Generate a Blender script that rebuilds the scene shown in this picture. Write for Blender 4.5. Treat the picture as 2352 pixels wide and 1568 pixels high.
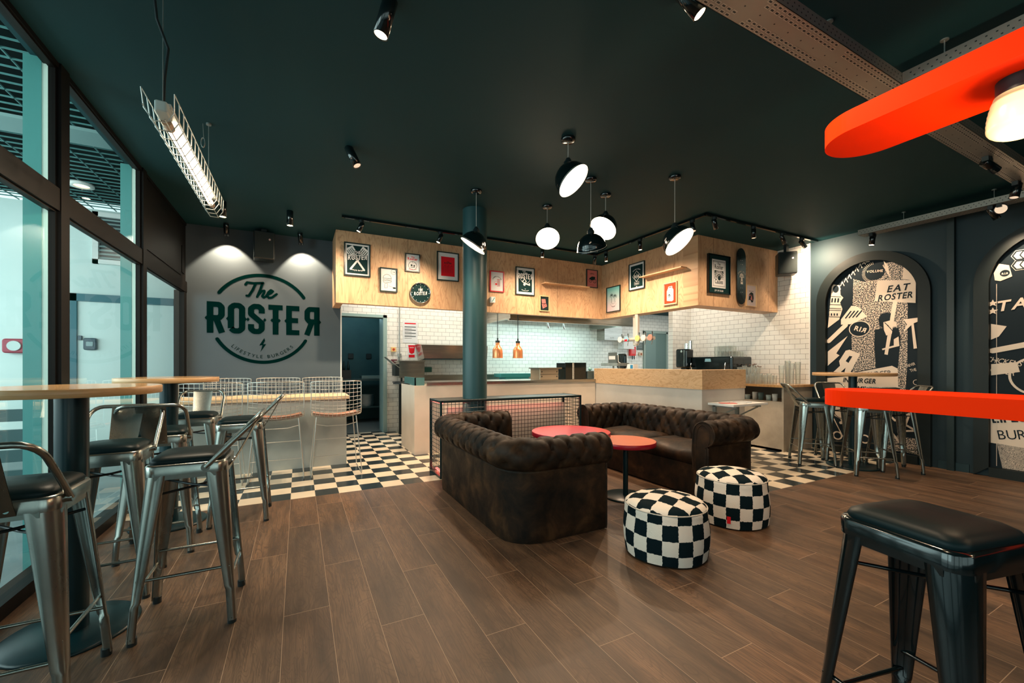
import bpy, math, random
from math import sin, cos, pi, radians, sqrt, atan2
from mathutils import Vector, Matrix
random.seed(7)
for o in list(bpy.data.objects): bpy.data.objects.remove(o)
S = bpy.context.scene
C = S.collection
# ------------------------------------------------------------------ camera, world, exposure, daylight
TH, FP, V0, CX, H = radians(27.17), 955.0, 836.0, 1176.0, 1.2
cam = bpy.data.cameras.new('camera'); cam.sensor_width = 36; cam.lens = FP/2352*36
cam.shift_y = 52/2352; cam.clip_start = 0.02
co = bpy.data.objects.new('camera', cam); C.objects.link(co)
co.location = (0, 0, H); co.rotation_euler = (pi/2, 0, -TH); S.camera = co
S.view_settings.view_transform = 'Standard'; S.view_settings.look = 'None'
S.view_settings.exposure = 0.6; S.view_settings.gamma = 1.0; S.view_settings.use_curve_mapping = False
w = bpy.data.worlds.new('world'); S.world = w; w.use_nodes = True
bg = w.node_tree.nodes['Background']; bg.inputs[0].default_value = (0.82, 0.97, 1.0, 1); bg.inputs[1].default_value = 1.15

def area(name, loc, rot, sx, sy, power, col):
    l = bpy.data.lights.new(name, 'AREA'); l.shape = 'RECTANGLE'; l.size = sx; l.size_y = sy
    l.energy = power; l.color = col
    o = bpy.data.objects.new(name, l); C.objects.link(o); o.location = loc; o.rotation_euler = rot
    return o
# daylight falling in from the open side of the arcade, outside the glass front
area('daylight', (-5.2, 3.5, 2.2), (0, radians(-80), 0), 2.6, 8.0, 170, (0.78, 0.96, 1.0))
area('daylight_court', (-3.6, 2.6, 2.4), (radians(78), 0, 0), 3.0, 1.6, 70, (0.95, 1.0, 0.96))

# ------------------------------------------------------------------ helpers
FX, FY, RX, RY = sin(TH), cos(TH), cos(TH), -sin(TH)
def ray(u, v):
    a = (u-CX)/FP; b = (V0-v)/FP
    return Vector((FX+RX*a, FY+RY*a, b))
CAM = Vector((0, 0, H))
def onz(u, v, z): r = ray(u, v); return CAM + r*((z-H)/r.z)
def onx(u, v, x): r = ray(u, v); return CAM + r*(x/r.x)
def ony(u, v, y): r = ray(u, v); return CAM + r*(y/r.y)

MATS = {}
def mat(name, col, rough=0.5, metal=0.0, emit=0.0, ecol=None, coat=0.0, sheen=0.0, spec=None):
    if name in MATS: return MATS[name]
    m = bpy.data.materials.new(name); m.use_nodes = True
    b = m.node_tree.nodes['Principled BSDF']
    b.inputs['Base Color'].default_value = (*col, 1); b.inputs['Roughness'].default_value = rough
    b.inputs['Metallic'].default_value = metal
    if coat: b.inputs['Coat Weight'].default_value = coat; b.inputs['Coat Roughness'].default_value = 0.06
    if sheen: b.inputs['Sheen Weight'].default_value = sheen
    if spec is not None: b.inputs['Specular IOR Level'].default_value = spec
    if emit:
        b.inputs['Emission Color'].default_value = (*(ecol or col), 1); b.inputs['Emission Strength'].default_value = emit
    MATS[name] = m
    return m
class NT:
    def __init__(s, m): s.m = m; s.t = m.node_tree; s.b = s.t.nodes['Principled BSDF']
    def n(s, typ, **k):
        x = s.t.nodes.new(typ)
        for a, v in k.items(): setattr(x, a, v)
        return x
    def l(s, a, b): s.t.links.new(a, b)
    def math(s, op, a, b=None, c=None):
        x = s.n('ShaderNodeMath', operation=op)
        for i, q in enumerate((a, b, c)):
            if q is None: continue
            if hasattr(q, 'links'): s.l(q, x.inputs[i])
            else: x.inputs[i].default_value = q
        return x.outputs[0]
    def coord(s, scale=(1, 1, 1), swz=None, which='Object'):
        tc = s.n('ShaderNodeTexCoord').outputs[which]
        sp = s.n('ShaderNodeSeparateXYZ'); s.l(tc, sp.inputs[0])
        if swz:
            cb = s.n('ShaderNodeCombineXYZ')
            for i, ch in enumerate(swz):
                if ch in 'xyz': s.l(sp.outputs['xyz'.index(ch)], cb.inputs[i])
            tc = cb.outputs[0]
        mp = s.n('ShaderNodeMapping'); mp.inputs['Scale'].default_value = scale; s.l(tc, mp.inputs[0])
        return mp.outputs[0]
    def noise(s, vec, scale=5, det=4, rough=0.5, dist=0.0):
        x = s.n('ShaderNodeTexNoise'); s.l(vec, x.inputs['Vector'])
        x.inputs['Scale'].default_value = scale; x.inputs['Detail'].default_value = det
        x.inputs['Roughness'].default_value = rough; x.inputs['Distortion'].default_value = dist
        return x.outputs['Fac']
    def ramp(s, f, stops):
        x = s.n('ShaderNodeValToRGB'); s.l(f, x.inputs[0]); e = x.color_ramp.elements
        while len(e) < len(stops): e.new(0.5)
        for i, (p, c) in enumerate(stops): e[i].position = p; e[i].color = (*c, 1)
        return x.outputs[0]
    def mix(s, f, a, b, mode='MIX'):
        x = s.n('ShaderNodeMix', data_type='RGBA', blend_type=mode)
        for i, q in ((0, f), (6, a), (7, b)):
            if hasattr(q, 'links'): s.l(q, x.inputs[i])
            elif i == 0: x.inputs[0].default_value = q
            else: x.inputs[i].default_value = (*q, 1)
        return x.outputs[2]
    def bump(s, h, strength=0.3, dist=0.01):
        x = s.n('ShaderNodeBump'); s.l(h, x.inputs['Height'])
        x.inputs['Strength'].default_value = strength; x.inputs['Distance'].default_value = dist
        s.l(x.outputs[0], s.b.inputs['Normal'])
    def col(s, c): s.l(c, s.b.inputs['Base Color'])
    def rough(s, c): s.l(c, s.b.inputs['Roughness'])

def noisy(name, c1, c2, scale=3, rough=0.6, metal=0.0, bump=0.0, bscale=40, swz=None, sc=(1, 1, 1), r2=None, det=5, lo=0.35, hi=0.65, **k):
    if name in MATS: return MATS[name]
    m = mat(name, c1, rough, metal, **k); t = NT(m); v = t.coord(sc, swz)
    f = t.noise(v, scale, det, 0.55)
    t.col(t.ramp(f, [(lo, c1), (hi, c2)]))
    if r2 is not None:
        x = t.n('ShaderNodeMapRange'); t.l(f, x.inputs[0]); x.inputs[1].default_value = lo; x.inputs[2].default_value = hi
        x.inputs[3].default_value = rough; x.inputs[4].default_value = r2; t.rough(x.outputs[0])
    if bump: t.bump(t.noise(v, bscale, 3), bump, 0.004)
    return m
def tile_mat(name, swz, c=(0.80, 0.79, 0.74), g=(0.25, 0.24, 0.22)):
    m = mat(name, c, 0.16); t = NT(m); v = t.coord(swz=swz)
    b = t.n('ShaderNodeTexBrick'); t.l(v, b.inputs['Vector'])
    b.inputs['Color1'].default_value = (*c, 1); b.inputs['Color2'].default_value = (c[0]*.93, c[1]*.93, c[2]*.93, 1)
    b.inputs['Mortar'].default_value = (*g, 1); b.inputs['Scale'].default_value = 1
    b.inputs['Mortar Size'].default_value = 0.0025; b.inputs['Mortar Smooth'].default_value = 0.1
    b.inputs['Brick Width'].default_value = 0.15; b.inputs['Row Height'].default_value = 0.075
    t.col(b.outputs['Color'])
    t.rough(t.math('MULTIPLY_ADD', b.outputs['Fac'], 0.6, 0.16))
    t.bump(t.math('SUBTRACT', 1.0, b.outputs['Fac']), 0.4, 0.004)
    return m
def ply_mat(name, swz, sc, c1, c2, c3, rough=0.5, seam=None):
    m = mat(name, c1, rough); t = NT(m); v = t.coord(sc, swz)
    f = t.noise(v, 1.3, 3, 0.5, 0.6)
    rings = t.math('FRACT', t.math('MULTIPLY', f, 15.0))
    line = t.ramp(rings, [(0.0, (0, 0, 0)), (0.12, (.9, .9, .9)), (0.7, (1, 1, 1)), (1.0, (.4, .4, .4))])
    base = t.ramp(t.noise(v, 0.7, 4), [(0.3, c1), (0.7, c2)])
    c = t.mix(t.math('MULTIPLY', t.math('SUBTRACT', 1.0, line), 0.62), base, c3)
    cl = t.ramp(t.noise(v, 2.2, 5, .65, 1.2), [(0.52, (0, 0, 0)), (0.66, (1, 1, 1))])
    c = t.mix(t.math('MULTIPLY', cl, 0.30), c, c3)
    fine = t.noise(t.coord((sc[0]*14, sc[1]*2.2, 1), swz), 4, 3)
    c = t.mix(t.math('MULTIPLY', fine, 0.22), c, c3)
    if seam:
        sp = t.n('ShaderNodeSeparateXYZ'); t.l(t.coord(swz=swz), sp.inputs[0])
        s = t.math('LESS_THAN', t.math('FRACT', t.math('DIVIDE', t.math('SUBTRACT', sp.outputs[0], seam[0]), seam[1])), 0.004)
        c = t.mix(s, c, (0.12, 0.07, 0.03))
    t.col(c)
    return m

class MB:
    def __init__(s): s.v = []; s.f = []; s.m = []; s.sm = []; s.uv = {}
    def add(s, vs, fs, mi=0, smooth=False):
        o = len(s.v); s.v += [tuple(p) for p in vs]
        for f in fs: s.f.append([o+i for i in f]); s.m.append(mi); s.sm.append(smooth)
        return s
    def box(s, x0, x1, y0, y1, z0, z1, mi=0):
        x0, x1 = min(x0, x1), max(x0, x1); y0, y1 = min(y0, y1), max(y0, y1); z0, z1 = min(z0, z1), max(z0, z1)
        return s.add([(x0, y0, z0), (x1, y0, z0), (x1, y1, z0), (x0, y1, z0), (x0, y0, z1), (x1, y0, z1), (x1, y1, z1), (x0, y1, z1)],
                     [(0, 3, 2, 1), (4, 5, 6, 7), (0, 1, 5, 4), (1, 2, 6, 5), (2, 3, 7, 6), (3, 0, 4, 7)], mi)
    def rbox(s, x0, x1, y0, y1, z0, z1, r=0.02, mi=0, seg=3, axis='z'):
        """box rounded round its axis edges with a small chamfer at the ends"""
        L = {'z': (x0, x1, y0, y1, z0, z1), 'y': (x0, x1, z0, z1, y0, y1), 'x': (y0, y1, z0, z1, x0, x1)}[axis]
        a0, a1, b0, b1, c0, c1 = L; ch = min(r*0.5, (c1-c0)*0.3)
        def ring(ins, c):
            P = []
            for cx, cy, st in ((a1-r, b1-r, 0), (a0+r, b1-r, pi/2), (a0+r, b0+r, pi), (a1-r, b0+r, 1.5*pi)):
                for k in range(seg+1):
                    t = st+k*pi/2/seg; rr = max(r-ins, 0.0005)
                    P.append((cx+cos(t)*rr, cy+sin(t)*rr, c))
            return P
        rings = [ring(ch, c0), ring(0, c0+ch), ring(0, c1-ch), ring(ch, c1)]
        n = len(rings[0]); vs = []; fs = []
        for R in rings:
            for p in R: vs.append({'z': p, 'y': (p[0], p[2], p[1]), 'x': (p[2], p[0], p[1])}[axis])
        for j in range(3):
            for i in range(n): k = (i+1) % n; fs.append((j*n+i, j*n+k, (j+1)*n+k, (j+1)*n+i))
        fs.append(tuple(range(n-1, -1, -1))); fs.append(tuple(range(3*n, 4*n)))
        return s.add(vs, fs, mi)
    def tube(s, pts, r, n=8, mi=0, closed=False, cap=True, taper=None, smooth=True):
        pts = [Vector(p) for p in pts]; N = len(pts); vs = []; fs = []
        up = None
        for i, p in enumerate(pts):
            if closed: d = pts[(i+1) % N]-pts[i-1]
            else: d = (pts[min(i+1, N-1)]-pts[max(i-1, 0)])
            d.normalize()
            if up is None: up = Vector((0, 0, 1)) if abs(d.z) < 0.9 else Vector((1, 0, 0))
            a = (up-d*up.dot(d)); 
            if a.length < 1e-5: a = d.orthogonal()
            a.normalize(); b = d.cross(a); up = a
            rr = r if taper is None else r+(taper-r)*i/max(N-1, 1)
            for k in range(n): t = 2*pi*k/n; vs.append(p+a*cos(t)*rr+b*sin(t)*rr)
        M = N if closed else N-1
        for i in range(M):
            for k in range(n):
                j = (i+1) % N; q = (k+1) % n; fs.append((i*n+k, i*n+q, j*n+q, j*n+k))
        s.add(vs, fs, mi, smooth)
        if cap and not closed:
            s.add(vs[:n], [tuple(range(n-1, -1, -1))], mi); s.add(vs[-n:], [tuple(range(n))], mi)
        return s
    def lathe(s, prof, c=(0, 0, 0), n=32, mi=0, M=None, smooth=True, capb=False, capt=False):
        vs = []; fs = []; N = len(prof)
        for r, z in prof:
            for k in range(n):
                t = 2*pi*k/n; p = Vector((r*cos(t), r*sin(t), z))
                if M: p = M @ p
                vs.append(p+Vector(c))
        for i in range(N-1):
            for k in range(n): q = (k+1) % n; fs.append((i*n+k, i*n+q, (i+1)*n+q, (i+1)*n+k))
        if capb: fs.append(tuple(range(n-1, -1, -1)))
        if capt: fs.append(tuple(range((N-1)*n, N*n)))
        return s.add(vs, fs, mi, smooth)
    def cyl(s, c, r, z0, z1, n=32, mi=0, M=None):
        s.lathe([(r, z0), (r, z1)], c, n, mi, M)
        for z, rev in ((z0, 1), (z1, 0)):
            vs = []
            for k in range(n):
                t = 2*pi*k/n; p = Vector((r*cos(t), r*sin(t), z)); p = M @ p if M else p; vs.append(p+Vector(c))
            s.add(vs, [tuple(range(n-1, -1, -1)) if rev else tuple(range(n))], mi)
        return s
    def prism(s, pts, h, mi=0, dirv=(0, 0, 1), top=None):
        """extrude a 3D polygon by vector dirv*h"""
        d = Vector(dirv)*h; n = len(pts); P = [Vector(p) for p in pts]
        s.add([*P, *[p+d for p in P]], [tuple(range(n-1, -1, -1)), tuple(range(n, 2*n))]+[(i, (i+1) % n, n+(i+1) % n, n+i) for i in range(n)], mi)
        return s
    def sphere(s, c, r, n=16, mi=0, sz=1.0):
        pr = [(r*sin(pi*i/(n//2)) if 0 < i < n//2 else 0.0001, -r*sz*cos(pi*i/(n//2))) for i in range(n//2+1)]
        return s.lathe(pr, c, n, mi)
    def build(s, name, mats, parent=None, local=False, rot=None):
        me = bpy.data.meshes.new(name)
        vs = s.v
        if parent is not None and not local:
            L = parent.matrix_basis.translation
            if parent.parent: L = L+parent.parent.matrix_basis.translation
            vs = [(p[0]-L.x, p[1]-L.y, p[2]-L.z) for p in vs]
        me.from_pydata(vs, [], s.f); 
        if not isinstance(mats, (list, tuple)): mats = [mats]
        for q in mats: me.materials.append(q)
        me.polygons.foreach_set('material_index', s.m); me.polygons.foreach_set('use_smooth', s.sm)
        me.update()
        o = bpy.data.objects.new(name, me); C.objects.link(o)
        if parent: o.parent = parent
        return o
def tag(o, label, cat, group=None, kind=None):
    if label: o['label'] = label
    if cat: o['category'] = cat
    if group: o['group'] = group
    if kind: o['kind'] = kind
    return o
def thing(name, label, cat, loc=(0, 0, 0), rotz=0, group=None):
    o = bpy.data.objects.new(name, None); C.objects.link(o); o.empty_display_size = 0.1
    o.location = loc; o.rotation_euler = (0, 0, rotz)
    return tag(o, label, cat, group)
def struct(o): o['kind'] = 'structure'; return o
def dup(root, loc, rotz, label=None, group=None):
    r = root.copy(); C.objects.link(r); r.location = loc; r.rotation_euler = (0, 0, rotz)
    if label: r['label'] = label
    if group: r['group'] = group
    for ch in list(root.children):
        c = ch.copy(); C.objects.link(c); c.parent = r
        for g in ch.children:
            d = g.copy(); C.objects.link(d); d.parent = c
    return r
def lamp(name, parent, loc, kind, energy, col, size=0.05, spot=60, blend=0.5, aim=None):
    l = bpy.data.lights.new(name, kind); l.energy = energy; l.color = col
    if kind in ('POINT', 'SPOT'): l.shadow_soft_size = size
    if kind == 'SPOT': l.spot_size = radians(spot); l.spot_blend = blend
    o = bpy.data.objects.new(name, l); C.objects.link(o)
    if parent:
        o.parent = parent; o.location = Vector(loc)-parent.matrix_basis.translation
    else: o.location = loc
    if aim is not None: o.rotation_euler = (-Vector(aim)).to_track_quat('Z', 'Y').to_euler()
    return o
# ---- glyphs of the built-in font, as flat meshes
GL = {}
def glyphs(chars, off=0.0):
    objs = []
    for ch in chars:
        cu = bpy.data.curves.new('g', 'FONT'); cu.body = ch; cu.offset = off; cu.resolution_u = 3
        o = bpy.data.objects.new('g', cu); C.objects.link(o); objs.append((ch, o, cu))
    bpy.context.view_layer.update(); dg = bpy.context.evaluated_depsgraph_get()
    for ch, o, cu in objs:
        me = bpy.data.meshes.new_from_object(o.evaluated_get(dg))
        vs = [(v.co.x, v.co.y) for v in me.vertices]; fs = [tuple(p.vertices) for p in me.polygons]
        x0 = min((p[0] for p in vs), default=0); x1 = max((p[0] for p in vs), default=0.25)
        GL[(ch, off > 0)] = ([(x-x0, y) for x, y in vs], fs, x1-x0)
        bpy.data.objects.remove(o); bpy.data.curves.remove(cu); bpy.data.meshes.remove(me)
CH = 'ABCDEFGHIJKLMNOPQRSTUVWXYZabcdefghijklmnopqrstuvwxyz0123456789.,-:!&'
glyphs(CH); glyphs(CH, 0.025)

class Plane:
    """2D drawing on a plane: o origin, ex, ey in-plane unit vectors, n outward normal"""
    def __init__(s, mb, o, ex, ey, n, lift=0.001):
        s.mb = mb; s.o = Vector(o); s.ex = Vector(ex); s.ey = Vector(ey); s.n = Vector(n); s.lift = lift; s.k = 1; s.c = 0
    def P(s, x, y, k=None): return s.o+s.ex*x+s.ey*y+s.n*(s.lift*(k if k is not None else s.k)+(s.c % 13)*3e-5)
    def inv(s, p): q = Vector(p)-s.o; return (q.dot(s.ex), q.dot(s.ey))
    def poly(s, pts, mi, k=None):
        s.c += 1
        s.mb.add([s.P(x, y, k) for x, y in pts], [tuple(range(len(pts)))], mi); return s
    def rect(s, x0, y0, x1, y1, mi, k=None): return s.poly([(x0, y0), (x1, y0), (x1, y1), (x0, y1)], mi, k)
    def disc(s, x, y, r, mi, k=None, n=24, ry=None): 
        return s.poly([(x+cos(2*pi*i/n)*r, y+sin(2*pi*i/n)*(ry or r)) for i in range(n)], mi, k)
    def line(s, pts, w, mi, k=None, cap=True, closed=False):
        if closed: pts = list(pts)+[pts[0]]
        for (x0, y0), (x1, y1) in zip(pts, pts[1:]):
            L = math.hypot(x1-x0, y1-y0) or 1e-6; dx, dy = (x1-x0)/L, (y1-y0)/L; h = w/2; e = h*0.9 if cap == 'sq' else 0
            s.poly([(x0-dx*e-dy*h, y0-dy*e+dx*h), (x0-dx*e+dy*h, y0-dy*e-dx*h), (x1+dx*e+dy*h, y1+dy*e-dx*h), (x1+dx*e-dy*h, y1+dy*e+dx*h)], mi, k)
        if cap is True:
            for x, y in pts: s.disc(x, y, w/2, mi, k, 8)
        return s
    def arc(s, cx, cy, r, a0, a1, w, mi, k=None, n=24, cap=True):
        return s.line([(cx+r*cos(radians(a0+(a1-a0)*i/n)), cy+r*sin(radians(a0+(a1-a0)*i/n))) for i in range(n+1)], w, mi, k, cap)
    def text(s, t, x, y, size, mi, k=None, sx=1.0, bold=True, rot=0, shear=0.0, sp=0.09, align='c', arc=None, flip=()):
        ws = []; 
        for i, ch in enumerate(t): ws.append((0.3 if ch == ' ' else GL[(ch, bold)][2])+sp)
        tot = sum(ws)-sp; cur = {'c': -tot/2, 'l': 0, 'r': -tot}[align]
        cr, sr = cos(rot), sin(rot)
        for i, ch in enumerate(t):
            if ch != ' ':
                vs, fs, gw = GL[(ch, bold)]
                out = []
                for px, py in vs:
                    if i in flip: px = gw-px
                    px += shear*py
                    if arc:   # arc=(radius, sign): baseline bends; sign +1 letters on top of circle
                        R, sg = arc; a = (cur+gw/2)*sx*size/R
                        lx = (px-gw/2)*sx*size; ly = py*size
                        if sg > 0: qx = sin(a)*(R+ly)+cos(a)*lx; qy = cos(a)*(R+ly)-sin(a)*lx-R
                        else: qx = sin(a)*(R-ly)+cos(a)*lx; qy = -cos(a)*(R-ly)+sin(a)*lx+R
                    else: qx = (px+cur)*sx*size; qy = py*size
                    out.append(s.P(x+qx*cr-qy*sr, y+qx*sr+qy*cr, k))
                s.mb.add(out, fs, mi)
            cur += ws[i]
        return s
def PY(mb, x, y, z, lift=0.001): return Plane(mb, (x, y, z), (1, 0, 0), (0, 0, 1), (0, -1, 0), lift)     # wall facing -y
def PX(mb, x, y, z, lift=0.001): return Plane(mb, (x, y, z), (0, -1, 0), (0, 0, 1), (-1, 0, 0), lift)    # wall facing -x
# ------------------------------------------------------------------ materials
black = mat('black_gloss', (0.002, 0.006, 0.007), 0.14, coat=0.3)
blackm = mat('black_satin', (0.008, 0.016, 0.018), 0.42)
frame_black = mat('frame_black', (0.006, 0.022, 0.023), 0.3)
teal_steel = mat('dark_teal_paint', (0.002, 0.020, 0.026), 0.30, spec=.35)
white = mat('white', (0.8, 0.8, 0.78), 0.45)
paper = mat('paper', (0.62, 0.64, 0.65), 0.6, spec=.12)
cream = mat('cream_ink', (0.80, 0.72, 0.62), 0.6, spec=.12)
ink = mat('ink_teal_black', (0.010, 0.024, 0.026), 0.6, spec=.1)
red = mat('red_lacquer', (0.86, 0.030, 0.0), 0.6, spec=.05)
redp = mat('red_print', (0.62, 0.012, 0.022), 0.6, spec=.1)
chrome = mat('chrome', (0.72, 0.74, 0.74), 0.12, 1.0)
zinc = noisy('galvanised', (0.30, 0.34, 0.33), (0.42, 0.44, 0.42), 9, 0.42, 0.75)
steel = noisy('brushed_steel', (0.36, 0.35, 0.31), (0.50, 0.48, 0.43), 3, 0.24, 0.95, sc=(1, 1, 14))
copper = mat('copper', (0.90, 0.36, 0.16), 0.34, .85)
gun = noisy('gunmetal', (0.20, 0.215, 0.20), (0.42, 0.43, 0.39), 5, 0.30, 0.95, r2=0.2, lo=0.3, hi=0.7, sc=(1, 1, 0.6))
pad = mat('black_pad', (0.002, 0.011, 0.013), 0.42, spec=.16)
glass_pane = bpy.data.materials.new('window_glass'); glass_pane.use_nodes = True
_t = glass_pane.node_tree; _t.nodes.clear()
_o = _t.nodes.new('ShaderNodeOutputMaterial'); _m = _t.nodes.new('ShaderNodeMixShader'); _a = _t.nodes.new('ShaderNodeBsdfTransparent')
_g = _t.nodes.new('ShaderNodeBsdfGlossy'); _f = _t.nodes.new('ShaderNodeFresnel'); _mm = _t.nodes.new('ShaderNodeMath'); _mm.operation = 'MULTIPLY'; _mm.inputs[1].default_value = 1.6
_a.inputs[0].default_value = (0.78, 0.92, 0.88, 1); _g.inputs['Roughness'].default_value = 0.01; _f.inputs[0].default_value = 1.45
_t.links.new(_f.outputs[0], _mm.inputs[0]); _t.links.new(_mm.outputs[0], _m.inputs[0]); _t.links.new(_a.outputs[0], _m.inputs[1]); _t.links.new(_g.outputs[0], _m.inputs[2]); _t.links.new(_m.outputs[0], _o.inputs[0])
glassware = bpy.data.materials.new('glassware'); glassware.use_nodes = True
_t = glassware.node_tree; _t.nodes.clear()
_o = _t.nodes.new('ShaderNodeOutputMaterial'); _m = _t.nodes.new('ShaderNodeMixShader'); _a = _t.nodes.new('ShaderNodeBsdfTransparent')
_g = _t.nodes.new('ShaderNodeBsdfGlossy'); _f = _t.nodes.new('ShaderNodeLayerWeight'); _f.inputs[0].default_value = 0.30
_a.inputs[0].default_value = (0.95, 0.97, 0.96, 1); _g.inputs['Roughness'].default_value = 0.03
_t.links.new(_f.outputs['Facing'], _m.inputs[0]); _t.links.new(_a.outputs[0], _m.inputs[1]); _t.links.new(_g.outputs[0], _m.inputs[2])
_d = _t.nodes.new('ShaderNodeBsdfDiffuse'); _d.inputs[0].default_value = (.85, .86, .82, 1); _m2 = _t.nodes.new('ShaderNodeMixShader'); _m2.inputs[0].default_value = .10
_t.links.new(_m.outputs[0], _m2.inputs[1]); _t.links.new(_d.outputs[0], _m2.inputs[2]); _t.links.new(_m2.outputs[0], _o.inputs[0])

ceil_m = noisy('ceiling_paint', (0.0045, 0.042, 0.050), (0.006, 0.046, 0.055), 0.7, 0.7, spec=.2)
wallgrey = noisy('slate_wall', (0.058, 0.082, 0.102), (0.064, 0.090, 0.110), 1.5, 0.7, spec=.25)
darkwall = noisy('arch_wall', (0.020, 0.040, 0.050), (0.024, 0.046, 0.056), 1.2, 0.6, spec=.25)
aluw = mat('bronze_frame', (0.0045, 0.0040, 0.0035), 0.5, spec=.15)
concrete = noisy('concrete', (0.24, 0.26, 0.24), (0.37, 0.38, 0.35), 2.2, 0.7, bump=0.15, bscale=30)
plaster = noisy('pale_plaster', (0.58, 0.52, 0.44), (0.70, 0.62, 0.53), 1.6, 0.75, bump=0.12, bscale=25)
cement = noisy('cement_board', (0.30, 0.27, 0.22), (0.46, 0.41, 0.34), 2.5, 0.6)
tile_y = tile_mat('metro_tile_y', 'xz0'); tile_x = tile_mat('metro_tile_x', 'yz0')
PC = ((0.58, 0.365, 0.205), (0.70, 0.460, 0.275), (0.26, 0.115, 0.045))
ply_y = ply_mat('plywood_y', 'xz0', (4.2, 0.85, 1), *PC, seam=(0.93, 1.25))
ply_x = ply_mat('plywood_x', 'yz0', (4.2, 0.85, 1), *PC)
ply_bx = ply_mat('bar_ply_x', 'yz0', (1.6, 5.0, 1), (0.66, 0.44, 0.24), (0.80, 0.57, 0.34), (0.36, 0.15, 0.045))
ply_by = ply_mat('bar_ply_y', 'xz0', (1.6, 5.0, 1), (0.66, 0.44, 0.24), (0.80, 0.57, 0.34), (0.36, 0.15, 0.045))
oak = ply_mat('oak_top', 'xy0', (1.2, 5, 1), (0.58, 0.33, 0.14), (0.70, 0.43, 0.20), (0.34, 0.17, 0.06), 0.16)
oak_edge = ply_mat('oak_edge', 'yz0', (1.6, 22, 1), (0.56, 0.32, 0.14), (0.68, 0.42, 0.20), (0.30, 0.14, 0.05), 0.35)

# floor: planks and checker
PX0, CY, CYR, CXR = 0.137, 4.18, 2.38, 3.937
def floor_planks():
    m = mat('plank_floor', (0.3, 0.2, 0.12), 0.32, spec=.35); t = NT(m)
    sp = t.n('ShaderNodeSeparateXYZ'); t.l(t.coord(), sp.inputs[0]); X, Y = sp.outputs[0], sp.outputs[1]
    cx = t.math('DIVIDE', t.math('SUBTRACT', X, PX0), 0.2); ci = t.math('FLOOR', cx); cf = t.math('FRACT', cx)
    wn = t.n('ShaderNodeTexWhiteNoise', noise_dimensions='1D'); t.l(ci, wn.inputs['W'])
    off = t.math('MULTIPLY', t.math('FRACT', t.math('MULTIPLY_ADD', ci, 0.382, 0.26)), 1.2)
    ry = t.math('DIVIDE', t.math('SUBTRACT', Y, off), 1.2); ri = t.math('FLOOR', ry); rf = t.math('FRACT', ry)
    pid = t.math('MULTIPLY_ADD', ri, 17.31, t.math('MULTIPLY', ci, 3.7))
    wn2 = t.n('ShaderNodeTexWhiteNoise', noise_dimensions='1D'); t.l(pid, wn2.inputs['W'])
    def edge(f, wd): return t.math('ADD', t.math('LESS_THAN', f, wd), t.math('GREATER_THAN', f, 1-wd))
    grout = t.math('MINIMUM', t.math('ADD', edge(cf, 0.0055), edge(rf, 0.0011)), 1.0)
    cb = t.n('ShaderNodeCombineXYZ'); t.l(X, cb.inputs[0]); t.l(Y, cb.inputs[1]); t.l(t.math('MULTIPLY', wn2.outputs[0], 9.0), cb.inputs[2])
    mp = t.n('ShaderNodeMapping'); mp.inputs['Scale'].default_value = (5.5, 0.9, 1); t.l(cb.outputs[0], mp.inputs[0]); v = mp.outputs[0]
    f = t.noise(v, 1.1, 2, 0.45, 0.9); ring = t.math('FRACT', t.math('MULTIPLY', f, 38))
    ringl = t.ramp(ring, [(0, (.45,)*3), (0.12, (1, 1, 1)), (0.75, (1, 1, 1)), (1, (.6,)*3)])
    mp2 = t.n('ShaderNodeMapping'); mp2.inputs['Scale'].default_value = (120, 4, 1); t.l(cb.outputs[0], mp2.inputs[0])
    fine = t.noise(mp2.outputs[0], 1.5, 3)
    base = t.ramp(t.noise(v, 1.3, 5, 0.65), [(0.34, (0.056, 0.036, 0.024)), (0.64, (0.180, 0.108, 0.063))])
    tone = t.mix(wn2.outputs[0], (0.82, 0.84, 0.86), (1.12, 1.04, 0.98))
    c = t.mix(1.0, base, tone, 'MULTIPLY')
    c = t.mix(t.math('MULTIPLY', t.math('SUBTRACT', 1.0, ringl), 0.95), c, (0.035, 0.022, 0.016))
    c = t.mix(t.math('MULTIPLY', t.math('LESS_THAN', fine, 0.46), 0.55), c, (0.055, 0.034, 0.022))
    kn = t.n('ShaderNodeTexVoronoi'); mp3 = t.n('ShaderNodeMapping'); mp3.inputs['Scale'].default_value = (3.4, 1.7, 1); t.l(cb.outputs[0], mp3.inputs[0]); t.l(mp3.outputs[0], kn.inputs['Vector'])
    kk = t.ramp(kn.outputs['Distance'], [(0.0, (1, 1, 1)), (0.09, (0, 0, 0))])
    c = t.mix(t.math('MULTIPLY', kk, 0.6), c, (0.05, 0.03, 0.022))
    c = t.mix(grout, c, (0.34, 0.235, 0.155)); t.col(c)
    t.rough(t.math('MULTIPLY_ADD', fine, 0.16, 0.36))
    t.bump(t.math('SUBTRACT', fine, t.math('MULTIPLY', grout, 1.5)), 0.12, 0.002)
    return m
def floor_check():
    m = mat('checker_floor', (0.5, 0.5, 0.5), 0.2); t = NT(m)
    sp = t.n('ShaderNodeSeparateXYZ'); t.l(t.coord(), sp.inputs[0])
    a = t.math('FLOOR', t.math('DIVIDE', t.math('SUBTRACT', sp.outputs[0], PX0), 0.2))
    b = t.math('FLOOR', t.math('DIVIDE', t.math('SUBTRACT', sp.outputs[1], CY), 0.2))
    p = t.math('FLOORED_MODULO', t.math('ADD', a, b), 2.0)
    n = t.noise(t.coord(), 6, 4)
    t.col(t.mix(p, t.mix(n, (0.014, 0.022, 0.026), (0.026, 0.036, 0.04)), t.mix(n, (0.66, 0.57, 0.43), (0.78, 0.68, 0.52))))
    return m
plank, check = floor_planks(), floor_check()
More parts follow.
